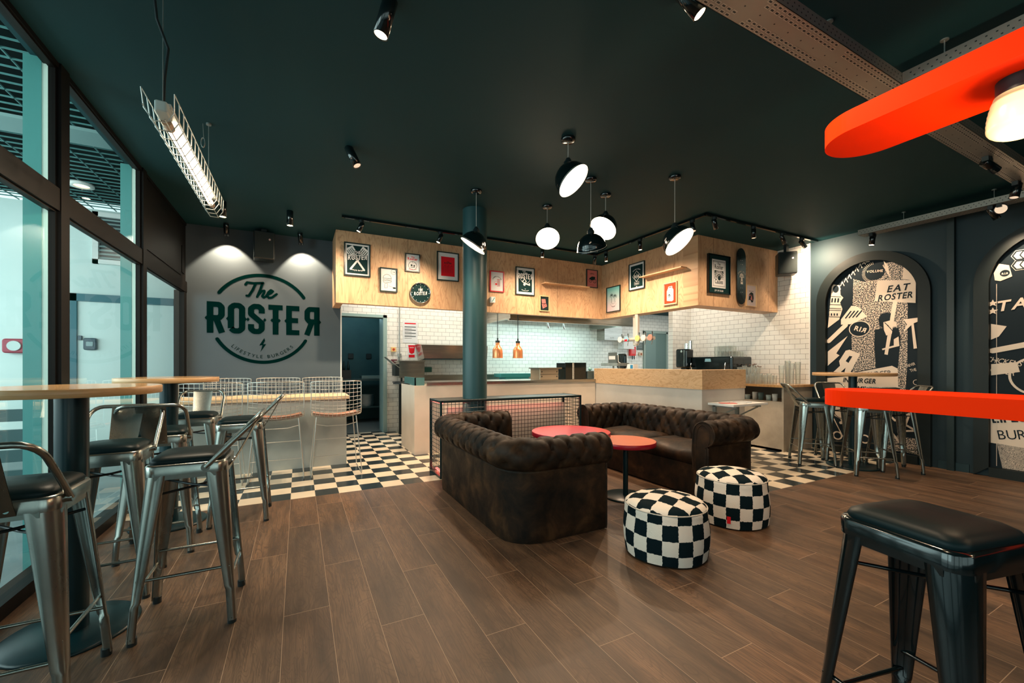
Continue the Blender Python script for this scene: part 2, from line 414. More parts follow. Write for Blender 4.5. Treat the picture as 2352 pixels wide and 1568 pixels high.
def flat(mb, x0, x1, y0, y1, z=0, mi=0): mb.add([(x0, y0, z), (x1, y0, z), (x1, y1, z), (x0, y1, z)], [(0, 1, 2, 3)], mi)
f = MB(); XL, XR, YB, CE, YR, YT = -1.25, 6.62, -3.2, 2.95, 6.45, 7.57
for x0, x1, y0, y1, mi in ((XL, CXR, YB, CY, 0), (CXR, XR, YB, CYR, 0), (XL, CXR, CY, YT+.12, 1), (CXR, 9.4, CYR, YT+.12, 1), (-0.6, 2.6, YT+.12, 10.2, 2)):
    f.box(x0, x1, y0, y1, -0.12, 0, mi)
grey_tile = mat('grey_floor_tile', (0.12, 0.14, 0.14), 0.4)
struct(f.build('floor', [plank, check, grey_tile]))
c = MB(); c.box(XL-.1, 9.4, YB, YT+.1, CE, CE+.12); struct(c.build('ceiling', ceil_m))
# walls
b = MB(); b.box(XL, 0.54, YR, YR+.1, 0, CE); struct(b.build('wall_logo', wallgrey))
b = MB(); b.box(0.536, 0.552, YR-.004, YR+.104, 0, 2.0); struct(b.build('trim_1', white))
DL, DR, DT = 0.30, 1.335, 2.015
b = MB(); b.box(-1.3, DL, YT, YT+.1, 0, CE); b.box(DL, DR, YT, YT+.1, DT, CE); b.box(DR, 9.4, YT, YT+.1, 0, CE)
struct(b.build('wall_kitchen', tile_y))
b = MB(); b.box(DR-.01, DR+.055, YT-.03, YT+.36, 0, DT+.05); b.box(DL-.05, DR+.055, YT-.03, YT+.2, DT, DT+.05); b.box(DL-.05, DL, YT-.03, YT+.2, 0, DT)
struct(b.build('door_1', mat('door_frame', (0.26, 0.38, 0.36), 0.5)))
# back room behind the doorway
br = noisy('back_room_wall', (0.02, 0.08, 0.09), (0.05, 0.13, 0.13), 1.2, 0.6)
b = MB(); b.box(-0.6, 2.6, 9.6, 9.7, 0, 2.6); b.box(-0.65, -0.6, YT+.1, 9.7, 0, 2.6); b.box(2.6, 2.65, YT+.1, 9.7, 0, 2.6); b.box(-0.65, 2.65, YT+.1, 9.7, 2.6, 2.7)
struct(b.build('wall_back_room', br))
# right side: tiled wall, stub wall, arch wall
b = MB(); b.box(6.6, 6.72, 3.40, 5.45, 0, CE); struct(b.build('wall_bar_side', tile_x))
b = MB(); b.box(6.12, 6.72, 5.45, 5.55, 0, CE); struct(b.build('wall_stub', tile_y))
b = MB(); b.box(9.3, 9.4, 5.5, YT, 0, CE); b.box(6.62, 6.72, 5.5, 5.6, 0, CE); struct(b.build('wall_passage', tile_x))
b = MB(); b.box(6.6, 9.3, 5.55, YT, 2.42, 2.5); struct(b.build('ceiling_passage', ceil_m))
b = MB(); b.box(6.60, 6.72, YB, 3.385, 0, CE); struct(b.build('wall_right', darkwall))
b = MB(); b.box(6.588, 6.60, 3.385, 3.40, 0, CE); struct(b.build('trim_2', white))
b = MB(); b.box(6.585, 6.60, 2.1, 3.385, 0, 0.09); b.box(6.585, 6.6, 1.78, 2.03, 0, .09); b.box(6.585, 6.6, YB, .48, 0, .09); struct(b.build('baseboard_right', mat('skirting', (0.012, 0.04, 0.05), 0.4)))
b = MB(); b.box(6.54, 6.60, 1.885, 1.945, 0, CE); struct(b.build('trim_3', mat('duct_black', (0.006, 0.02, 0.022), 0.45)))
# back wall behind the viewer: a second glass front
def window(name, x0, x1, y0, y1, z0, z1, t=0.05, fr=0.045, axis='y', mats=aluw, glass=True):
    """framed pane; axis is the direction the pane runs in"""
    r = thing(name, None, None, ((x0+x1)/2, (y0+y1)/2, z0)); r['kind'] = 'structure'
    m = MB()
    if axis == 'y':
        m.box(x0, x1, y0, y0+fr, z0, z1); m.box(x0, x1, y1-fr, y1, z0, z1); m.box(x0, x1, y0+fr, y1-fr, z0, z0+fr); m.box(x0, x1, y0+fr, y1-fr, z1-fr, z1)
    else:
        m.box(x0, x0+fr, y0, y1, z0, z1); m.box(x1-fr, x1, y0, y1, z0, z1); m.box(x0+fr, x1-fr, y0, y1, z0, z0+fr); m.box(x0+fr, x1-fr, y0, y1, z1-fr, z1)
    m.build('window_frame', mats, r)
    if glass:
        g = MB()
        if axis == 'y': xm = (x0+x1)/2; g.add([(xm, y0+fr, z0+fr), (xm, y1-fr, z0+fr), (xm, y1-fr, z1-fr), (xm, y0+fr, z1-fr)], [(0, 1, 2, 3)])
        else: ym = (y0+y1)/2; g.add([(x0+fr, ym, z0+fr), (x1-fr, ym, z0+fr), (x1-fr, ym, z1-fr), (x0+fr, ym, z1-fr)], [(0, 1, 2, 3)])
        g.build('glass_pane', glass_pane, r)
    return r
ys = [-3.2, -1.95, -0.62, 0.72, 2.02, 3.405, 4.845, 6.40]; k = 1
for i in range(7):
    y0, y1 = ys[i]+.045, ys[i+1]-.045
    window(f'window_{k}', XL-.03, XL, y0, y1, 0.02, 2.10, fr=0.02); k += 1
    if i < 6: window(f'window_{k}', XL-.03, XL, y0, y1, 2.21, 2.93, fr=0.02); k += 1
m = MB()
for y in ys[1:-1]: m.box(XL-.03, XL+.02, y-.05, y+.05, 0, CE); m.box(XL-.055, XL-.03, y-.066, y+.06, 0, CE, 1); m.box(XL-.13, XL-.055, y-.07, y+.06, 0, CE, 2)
m.box(XL-.05, XL+.015, YB, YR, 2.09, 2.22); m.box(XL-.09, XL+.015, YB, YR, 0, 0.07); m.box(XL-.05, XL+.01, YB, YR, 2.92, CE)
m.box(XL-.09, XL+.01, 6.33, YR, 0, 2.1)
struct(m.build('trim_4', [aluw, mat('daylit_reveal', (.62, .74, .66), .4), mat('outer_teal_frame', (.07, .27, .26), .4)]))  # pale strips carry the daylight on the reveals in their colour
m = MB(); m.box(XL-.08, XL, 4.89, YR, 2.22, 2.93); m.box(XL-.01, XL+.008, 4.93, 6.2, 2.26, 2.9); m.box(XL-.01, XL+.012, 6.22, 6.36, 2.3, 2.62)
struct(m.build('wall_left_panel', aluw))
m = MB(); m.box(XL, 6.7, YB-.1, YB, 0, 0.5); m.box(XL, 6.7, YB-.1, YB, 2.7, CE); m.box(XL+2*1.97, 6.7, YB-.1, YB, .5, 2.7); struct(m.build('wall_front', darkwall))
for i in range(2): window(f'window_{k}', XL+i*1.97, XL+(i+1)*1.97-.02, YB-.1, YB-.04, 0.5, 2.7, fr=.06, axis='x'); k += 1
# ------------------------------------------------------------------ outside, seen through the glass
stone = noisy('outside_paving', (0.14, 0.18, 0.19), (0.22, 0.27, 0.28), 1.5, 0.35)
m = MB(); m.box(-7, XL-.09, YB-1, 7.6, -0.14, -0.02); m.box(-7, 7, -7, YB-.1, -.14, -.02); struct(m.build('floor_outside', stone))
render_w = noisy('outside_render', (0.62, 0.74, 0.72), (0.72, 0.82, 0.80), 1.1, 0.8)
m = MB(); m.box(-4.2, XL-.02, 7.6, 7.75, -0.02, 3.3); struct(m.build('wall_outside', render_w))
d = thing('outside_door', 'white service door in a dark teal frame across the arcade, seen through the glass', 'door', (-2.1, 7.58, 0))
fm = MB(); fm.box(-2.74, -2.62, 7.54, 7.62, 0, 2.14); fm.box(-1.60, -1.50, 7.54, 7.62, 0, 2.14); fm.box(-2.74, -1.50, 7.54, 7.62, 2.04, 2.14)
fm.build('door_frame', mat('door_teal', (0.02, 0.13, 0.17), 0.5), d)
fm = MB(); fm.box(-2.62, -1.60, 7.57, 7.6, 0, 2.04); fm.build('door_panel', mat('door_white', (0.66, 0.78, 0.76), 0.5), d)
fm = MB(); fm.rbox(-2.55, -2.42, 7.52, 7.57, 1.39, 1.55, 0.02, 0, axis='y'); fm.rbox(-2.61, -2.57, 7.54, 7.57, 1.52, 1.58, .008, 0, axis='y'); fm.rbox(-2.52, -2.45, 7.515, 7.52, 1.44, 1.50, .01, 1, axis='y')
fm.build('keypad', [mat('keypad_blue', (0.02, 0.06, 0.09), 0.4), mat('keypad_face', (0.2, 0.3, 0.32), 0.3)], d)
lv = thing('wall_louvre', 'white slatted ventilation louvre high on the outside wall', 'vent', (-2.1, 7.56, 2.56))
fm = MB()
for a in ((-2.47, -2.41, 2.56, 3.26), (-1.76, -1.70, 2.56, 3.26), (-2.47, -1.7, 2.56, 2.62), (-2.47, -1.7, 3.20, 3.26)): fm.box(a[0], a[1], 7.55, 7.6, a[2], a[3])
fm.build('frame', white, lv)
fm = MB()
for i in range(11):
    z = 2.63+i*.052; fm.add([(-2.41, 7.56, z), (-1.76, 7.56, z), (-1.76, 7.6, z+.035), (-2.41, 7.6, z+.035)], [(0, 1, 2, 3)])
fm.build('slats', mat('slat', (0.45, 0.6, 0.6), 0.4), lv)
fm = MB(); fm.box(-2.41, -1.76, 7.597, 7.599, 2.62, 3.2); fm.build('backing', blackm, lv)
st = thing('alarm_strobe', 'red alarm strobe with a round lens on the white outside wall', 'alarm', (-3.17, 7.6, 1.34))
fm = MB(); fm.rbox(-3.29, -3.06, 7.50, 7.58, 1.34, 1.52, 0.03, axis='y'); fm.build('housing', mat('strobe_red', (0.35, 0.02, 0.05), 0.4), st)
fm = MB(); fm.cyl((-3.175, 7.49, 1.43), 0.062, -.012, .012, 20, 0, Matrix.Rotation(pi/2, 4, 'X')); fm.build('lens', mat('strobe_lens', (0.5, 0.6, 0.58), 0.2), st)
fm = MB(); fm.box(-3.1, -3.0, 7.56, 7.6, 1.32, 1.5); fm.build('mounting_plate', mat('strobe_back', (0.03, 0.1, 0.11), 0.5), st)
g = MB()
for i in range(20):
    x = -6+i*.235; g.box(x, x+.008, YB, 7.6, 3.3, 3.312)
for i in range(90):
    y = YB+i*.12; g.box(-6, XL-.1, y, y+.008, 3.3, 3.312)
tag(g.build('ceiling_grille', mat('grille_metal', (0.06, 0.20, 0.20), 0.5)), 'dark open cell grid ceiling over the outside arcade', 'ceiling grille')
m = MB(); m.box(-7, XL-.09, YB, 7.7, 3.42, 3.47); struct(m.build('ceiling_outside', mat('soffit_dark', (0.0008, 0.004, 0.005), 0.9, spec=.05)))
m = MB(); m.box(-6, XL-.1, 5.02, 5.34, 3.27, 3.298); tag(m.build('soffit_strip', mat('soffit_grey', (0.20, 0.33, 0.33), 0.5)), 'plain grey strip crossing the outside grid ceiling', 'ceiling panel')
dl = thing('outside_downlight', 'small round downlight glowing in the outside grid ceiling', 'light', (-2.25, 6.6, 3.29))
m = MB(); m.lathe([(0.07, 0.0), (0.11, 0.0), (0.11, .03), (.07, .03)], (-2.25, 6.6, 3.27), 24); m.build('rim', white, dl)
m = MB(); m.cyl((-2.25, 6.6, 3.28), .07, 0, .01, 24); m.build('glow_face', mat('downlight', (1, .75, .55), .5, emit=4, ecol=(1, .7, .45)), dl)
fe = thing('slatted_fence', 'low dark slatted fence with pale gaps beyond the left window', 'fence', (-2.6, 5.0, 0))
m = MB()
for i in range(5): 
    z = .04+i*.17; m.box(-4.4, -1.75, 5.0, 5.04, z, z+.10)
m.build('slats', mat('fence_slat', (0.03, 0.075, 0.08), 0.4), fe)
for x in (-4.3, -3.5, -2.7, -1.9):
    m = MB(); m.box(x, x+.09, 4.95, 5.0, -.02, .93); m.build('post', mat('fence_post', (0.025, 0.06, 0.06), 0.4), fe)
m = MB(); m.box(-4.4, -1.75, 4.97, 5.06, .90, .95); m.build('rail', mat('fence_slat', (0, 0, 0)), fe)
# ------------------------------------------------------------------ bar stools with pressed metal legs
def stool_leg(sx, sy, m, ct=0.150, cb=0.198, top=0.735):
    mb = MB(); rows = []
    for t in (0, .06, .2, .4, .6, .78, .80, .86, 1.0):
        z = top*(1-t)+0.016*t; c = ct+(cb-ct)*t; wd = 0.081+(0.035-0.081)*min(t/.82, 1); r = wd*0.80; th = 0.006
        if t >= .8: wd = .034; r = .017
        P = [(c-wd, c)]
        for k in range(9): a = pi/2*(1-k/8); P.append((c-r+cos(a)*r, c-r+sin(a)*r))
        P.append((c, c-wd))
        Q = [(x-th*(1 if i else .3), y-th*(1 if i < 10 else .3)) for i, (x, y) in enumerate(P)]
        if t >= .8: Q = [(c-wd*.9, c-th), (c-wd*.9, c-wd*.4), (c-wd*.88, c-wd*.6), (c-wd*.82, c-wd*.75), (c-wd*.78, c-wd*.78), (c-wd*.75, c-wd*.80), (c-wd*.7, c-wd*.82), (c-wd*.6, c-wd*.88), (c-wd*.5, c-wd*.9), (c-wd*.3, c-wd*.9), (c-th, c-wd*.9)]
        rows.append([(x*sx, y*sy, z) for x, y in P]+[(x*sx, y*sy, z) for x, y in reversed(Q)])
    n = len(rows[0]); vs = [p for r_ in rows for p in r_]; fs = []
    for i in range(len(rows)-1):
        for k in range(n):
            q = (k+1) % n; f_ = (i*n+k, i*n+q, (i+1)*n+q, (i+1)*n+k); fs.append(f_ if sx*sy < 0 else f_[::-1])
    mb.add(vs, fs, 0, True)
    return mb.build('leg', m, None)
def ring_rr(h, r, z, n=6):
    P = []
    for cx, cy, st in ((h-r, h-r, 0), (-h+r, h-r, pi/2), (-h+r, -h+r, pi), (h-r, -h+r, 1.5*pi)):
        for k in range(n+1): a = st+k*pi/2/n; P.append((cx+cos(a)*r, cy+sin(a)*r, z))
    return P
def loft(mb, rings, mi=0, smooth=True, capb=False, capt=False):
    n = len(rings[0]); vs = [p for r in rings for p in r]; fs = []
    for i in range(len(rings)-1):
        for k in range(n): q = (k+1) % n; fs.append((i*n+k, i*n+q, (i+1)*n+q, (i+1)*n+k))
    mb.add(vs, fs, mi, smooth)
    if capb: mb.add(rings[0], [tuple(range(n-1, -1, -1))], mi)
    if capt: mb.add(rings[-1], [tuple(range(n))], mi)
def make_stool(name, label, m, padm, back=True, group=None, back_m=None):
    r = thing(name, label, 'stool', group=group)
    mb = MB()
    loft(mb, [ring_rr(.152, .045, .700), ring_rr(.153, .045, .742), ring_rr(.148, .042, .750), ring_rr(.120, .03, .752), ring_rr(.118, .03, .742)], capb=False)
    for s in (-1, 1):
        mb.box(-.112, .112, s*.149-.003, s*.149+.003, .684, .704); mb.box(s*.149-.003, s*.149+.003, -.112, .112, .684, .704)
    mb.build('seat_frame', m, r)
    mb = MB()
    loft(mb, [ring_rr(.136, .04, .745), ring_rr(.142, .045, .758), ring_rr(.136, .045, .772), ring_rr(.118, .045, .783), ring_rr(.08, .04, .790), ring_rr(.02, .01, .792)], capt=True)
    mb.build('seat_pad', padm, r)
    for sx in (-1, 1):
        for sy in (-1, 1):
            l = stool_leg(sx, sy, m); l.parent = r
            k = MB(); k.cyl((sx*.179, sy*.179, 0), .0185, 0, .03, 12); k.build('foot_cap', blackm, l, local=True)
    for z, ax, rr in ((.20, 'x', .007), (.26, 'y', .007)):
        for s in (-1, 1):
            c = .198-(.198-.15)*z/.735-.012
            mb = MB(); a, bq = (-c, s*c, z), (c, s*c, z)
            if ax == 'y': a, bq = (s*c, -c, z), (s*c, c, z)
            mb.tube([a, bq], rr, 8); mb.build('foot_rail', m, r)
    mb = MB(); mb.tube([(-.13, -.13, .625), (0, 0, .618), (.13, .13, .625)], .006, 6); mb.tube([(-.13, .13, .612), (0, 0, .608), (.13, -.13, .612)], .006, 6)
    mb.build('cross_brace', m if not back else blackm, r)
    if back:
        mb = MB(); pts = [(-.162, -.075, .728)]
        def P(x, t): return (x, -.075-.215*t, .728+.225*t)
        pts.append(P(-.164, .5)); 
        for k in range(6): a = pi/2*k/5; pts.append(P(-.164+.055*(1-cos(a)), .76+.24*sin(a)))
        pts += [(-x, y, z) for x, y, z in reversed(pts)]
        mb.tube(pts, .0108, 10)
        for s in (-1, 1):
            mb.cyl((s*.157, -.075, .728), .017, -.012, .012, 12, 0, Matrix.Rotation(pi/2, 4, 'Y'))
        mb.build('back_rail', back_m or m, r)
        mb = MB(); rows = []
        for t in [i/6 for i in range(7)]:
            hw = .058+.014*t; y = -.158-.13*t**.9; z = .70+.25*t
            rows.append([(-hw, y+.006, z), (-hw*.5, y, z), (hw*.5, y, z), (hw, y+.006, z)])
        vs = [p for q in rows for p in q]; mb.add(vs, [(i*4+k, i*4+k+1, i*4+5+k, i*4+4+k) for i in range(6) for k in range(3)], 0, True)
        mb.add([(x, y+.003, z) for x, y, z in vs], [(i*4+k, i*4+4+k, i*4+5+k, i*4+k+1) for i in range(6) for k in range(3)], 0, True)
        bp = mb.build('back_plate', back_m or m, r)
        for s in (-.04, .04):
            mb = MB(); mb.cyl((s, -.166, .722), .008, -.002, .002, 10, 0, Matrix.Rotation(pi/2, 4, 'X')); mb.build('bolt', chrome, bp, local=True)
    return r
G1 = 'metal stools round the tall wooden tables'
s0 = make_stool('bar_stool', 'gunmetal stool nearest the camera at far left, its back plate towards the camera', gun, pad)
s0.location = (-.885, 2.115, 0); s0.rotation_euler.z = 0; s0['group'] = G1
SP = [((-.885, 2.94), pi+.03, 'gunmetal stool between nearest tall table and window, pale back plate above its far edge'),
      ((-.455, 2.50), pi/2, 'front gunmetal stool right of the nearest tall table, its back rail leaning right'),
      ((-.80, 3.47), .05, 'gunmetal stool behind the front one, arched rail half hiding the second tall table post'),
      ((-.40, 3.88), pi/2, 'gunmetal stool right of the second tall table, rail leaning over the checker floor edge'),
      ((-.78, 4.42), pi, 'farthest gunmetal stool behind the second tall table with its back plate before the wire stools'),
      ((5.57, 2.845), -3*pi/4, 'gunmetal stool nearest the grey cupboard, back rail leaning left towards it'),
      ((6.07, 2.80), 3*pi/4, 'gunmetal stool tucked between the right tall table and the first arch mural'),
      ((5.57, 2.28), -pi/4, 'gunmetal stool in front of the right tall table, seat hidden by the red bar table'),
      ((6.03, 2.23), pi/4, 'gunmetal stool whose small back rail peeps over the red bar table, farthest right')]
for (x, y), rz, lab in SP: dup(s0, (x, y, 0), rz, lab, G1)
def round_table(name, label, x, y, rt, z, t, rb, rp, tm, em, pm, n=64):
    r = thing(name, label, 'table', (x, y, 0))
    m = MB(); m.lathe([(rt-.003, z-t), (rt, z-t+.003), (rt, z-.003), (rt-.003, z)], (x, y, 0), n, 1)
    for zz, rev in ((z, 0), (z-t, 1)):
        vs = [(x+(rt-.003)*cos(2*pi*k/n), y+(rt-.003)*sin(2*pi*k/n), zz) for k in range(n)]; m.add(vs, [tuple(range(n))[::-1] if rev else tuple(range(n))], 0)
    m.build('table_top', [tm, em], r)
    m = MB(); m.cyl((x, y, 0), rp, .012, z-t, 32); m.cyl((x, y, 0), rp*1.8, z-t-.01, z-t, 24); m.build('post', pm, r)
    m = MB(); m.lathe([(rb, 0), (rb, .008), (rb-.01, .014), (rp, .018)], (x, y, 0), 48, capb=True); m.build('base_plate', pm, r)
    return r
round_table('tall_round_table', 'nearest tall round wood topped table on a teal post, at far left edge', -.905, 2.562, .312, 1.10, .036, .235, .056, oak, oak_edge, teal_steel)
round_table('tall_round_table', 'second tall round wood topped table, between nearest one and the wire stools by the window', -.872, 3.98, .312, 1.10, .036, .235, .056, oak, oak_edge, teal_steel)
round_table('tall_round_table', 'tall round wood topped table in front of the first arch mural, among four stools', 5.81, 2.525, .39, 1.10, .036, .255, .042, oak, oak_edge, teal_steel)
pink_top = mat('coral_top', (0.62, 0.17, 0.10), 0.22, spec=.25); redtop = mat('red_top', (0.62, 0.003, 0.005), 0.2, spec=.25); rededge = mat('red_edge', (0.33, 0.005, 0.02), 0.3)
round_table('low_round_table', 'larger glossy red round coffee table between the two sofas, next to wire mesh cage', 2.265, 3.21, .364, .575, .04, .2, .025, redtop, rededge, teal_steel)
round_table('low_round_table', 'smaller coral topped round coffee table on a dark post, behind checkered pouffes', 2.637, 2.884, .266, .512, .04, .198, .023, pink_top, rededge, teal_steel)
# black foreground stool
bs = make_stool('black_bar_stool', 'black glossy metal backless stool in the right foreground', black, pad, back=False)
bs.location = (1.572, .502, -.004); bs.rotation_euler.z = radians(-11.5)

# ------------------------------------------------------------------ wire stools
wire_m = mat('wire_chrome', (0.62, 0.62, 0.58), 0.3, 0.8); leather = noisy('tan_seat_pad', (0.30, 0.12, 0.07), (0.38, 0.16, 0.09), 8, .6)
def make_wire_stool():
    r = thing('wire_stool', 'x', 'stool')
    prof = [(-.26, 1.015), (-.252, .93), (-.240, .84), (-.228, .75), (-.215, .68), (-.19, .635), (-.14, .612), (-.06, .602), (.04, .604), (.13, .612), (.19, .606)]
    def Pt(s, t):
        f = t*(len(prof)-1); i = min(int(f), len(prof)-2); q = f-i
        y = prof[i][0]*(1-q)+prof[i+1][0]*q; z = prof[i][1]*(1-q)+prof[i+1][1]*q
        bk = max(0, 1-t*1.8)
        y += .075*s*s*(.25+bk); z += .035*s*s*(1-bk)
        z -= .028*max(0, abs(s)-.72)**2*12*bk*.28 if t < .02 else 0
        return (s*.252*(1 if t < .5 else 1-.10*(t-.5)), y, z)
    m = MB()
    for i in range(13):
        s = -1+2*i/12
        m.tube([Pt(s, (j/22)) for j in range(23)], .0026 if 0 < i < 12 else .005, 5)
    ts = [0, .05, .1, .15, .2, .25, .3, .35, .4, .45, .5, .56, .62, .68, .74, .8, .86, .92, 1]
    for t in ts: m.tube([Pt(-1+2*k/14, t) for k in range(15)], .0026 if 0 < t < 1 else .005, 5)
    m.build('wire_shell', wire_m, r)
    m = MB(); rows = []
    for t in [.5+.5*i/8 for i in range(9)]:
        rows.append([tuple(a+b for a, b in zip(Pt(-.93+1.86*k/10, t), (0, 0, .006))) for k in range(11)])
    vs = [p for q in rows for p in q]; n = 11
    fs = [(i*n+k, i*n+k+1, (i+1)*n+k+1, (i+1)*n+k) for i in range(8) for k in range(10)]
    m.add(vs, fs[:], 0, True); m.add([(x, y, z+.016) for x, y, z in vs], fs, 0, True)
    bnd = [k for k in range(n)]+[i*n+n-1 for i in range(1, 9)]+[8*n+k for k in range(n-2, -1, -1)]+[i*n for i in range(7, 0, -1)]
    e = [vs[i] for i in bnd]; N = len(e); m.add(e+[(x, y, z+.016) for x, y, z in e], [(i, (i+1) % N, N+(i+1) % N, N+i) for i in range(N)], 0)
    m.build('seat_pad', leather, r)
    for s in (-1, 1):
        for a, bq in (((s*.20, -.17, .63), (s*.25, -.25, .03)), ((s*.20, .15, .61), (s*.25, .24, .03))):
            m = MB(); sg = -1 if bq[1] < 0 else 1
            m.tube([a, bq, (s*.25, bq[1]-sg*.004, .012), (s*.25, bq[1]-sg*.025, .006)], .0055, 8); m.build('leg', wire_m, r)
        m = MB(); m.tube([(s*.25, -.23, .006), (s*.25, .22, .006)], .0055, 8); m.build('runner', wire_m, r)
    for z, k in ((.22, .83), (.40, .5)):
        m = MB(); y = -.25+(.08)*(z/.63); x = .25-.05*(z/.63); m.tube([(-x, y, z), (x, y, z)], .004, 6); m.build('foot_rail', wire_m, r)
    m = MB(); m.tube([(-.21, -.18, .56), (-.1, -.185, .535), (.1, -.185, .535), (.21, -.18, .56)], .0045, 6); m.build('seat_brace', wire_m, r)
    return r
ws = make_wire_stool(); G2 = 'wire stools round the concrete island'
ws.location = (.37, 5.08, 0); ws['group'] = G2; ws['label'] = 'wire grid stool at right end of the island, on the near side'
for (x, y), rz, lab in (((-.20, 5.09), 0, 'middle wire grid stool on the near side of the concrete island'),
                        ((-.76, 5.08), .05, 'left wire grid stool on near side of the island, behind the metal stools'),
                        ((.30, 6.17), pi, 'right wire grid stool on the far side of the island, against the logo wall'),
                        ((-.235, 6.17), pi, 'middle wire grid stool on the far side of the island under the logo'),
                        ((-.80, 6.17), pi, 'left wire grid stool on the far side of the island near the window')):
    dup(ws, (x, y, 0), rz, lab, G2)
isl = thing('concrete_island', 'concrete counter island with a plywood top below the logo wall', 'counter', (-.35, 5.65, 0))
m = MB(); m.box(-1.15, .515, 5.38, 5.90, 0, .785); m.build('body', noisy('island_concrete', (0.30, 0.33, 0.31), (0.42, 0.44, 0.41), 1.8, .7, bump=.1), isl)
m = MB(); m.box(-1.2, .545, 5.335, 5.945, .785, .822, 0); m.build('worktop', ply_mat('island_top', 'yx0', (4, .8, 1), (0.66, 0.48, 0.28), (0.76, 0.58, 0.36), (0.5, 0.32, 0.16)), isl)

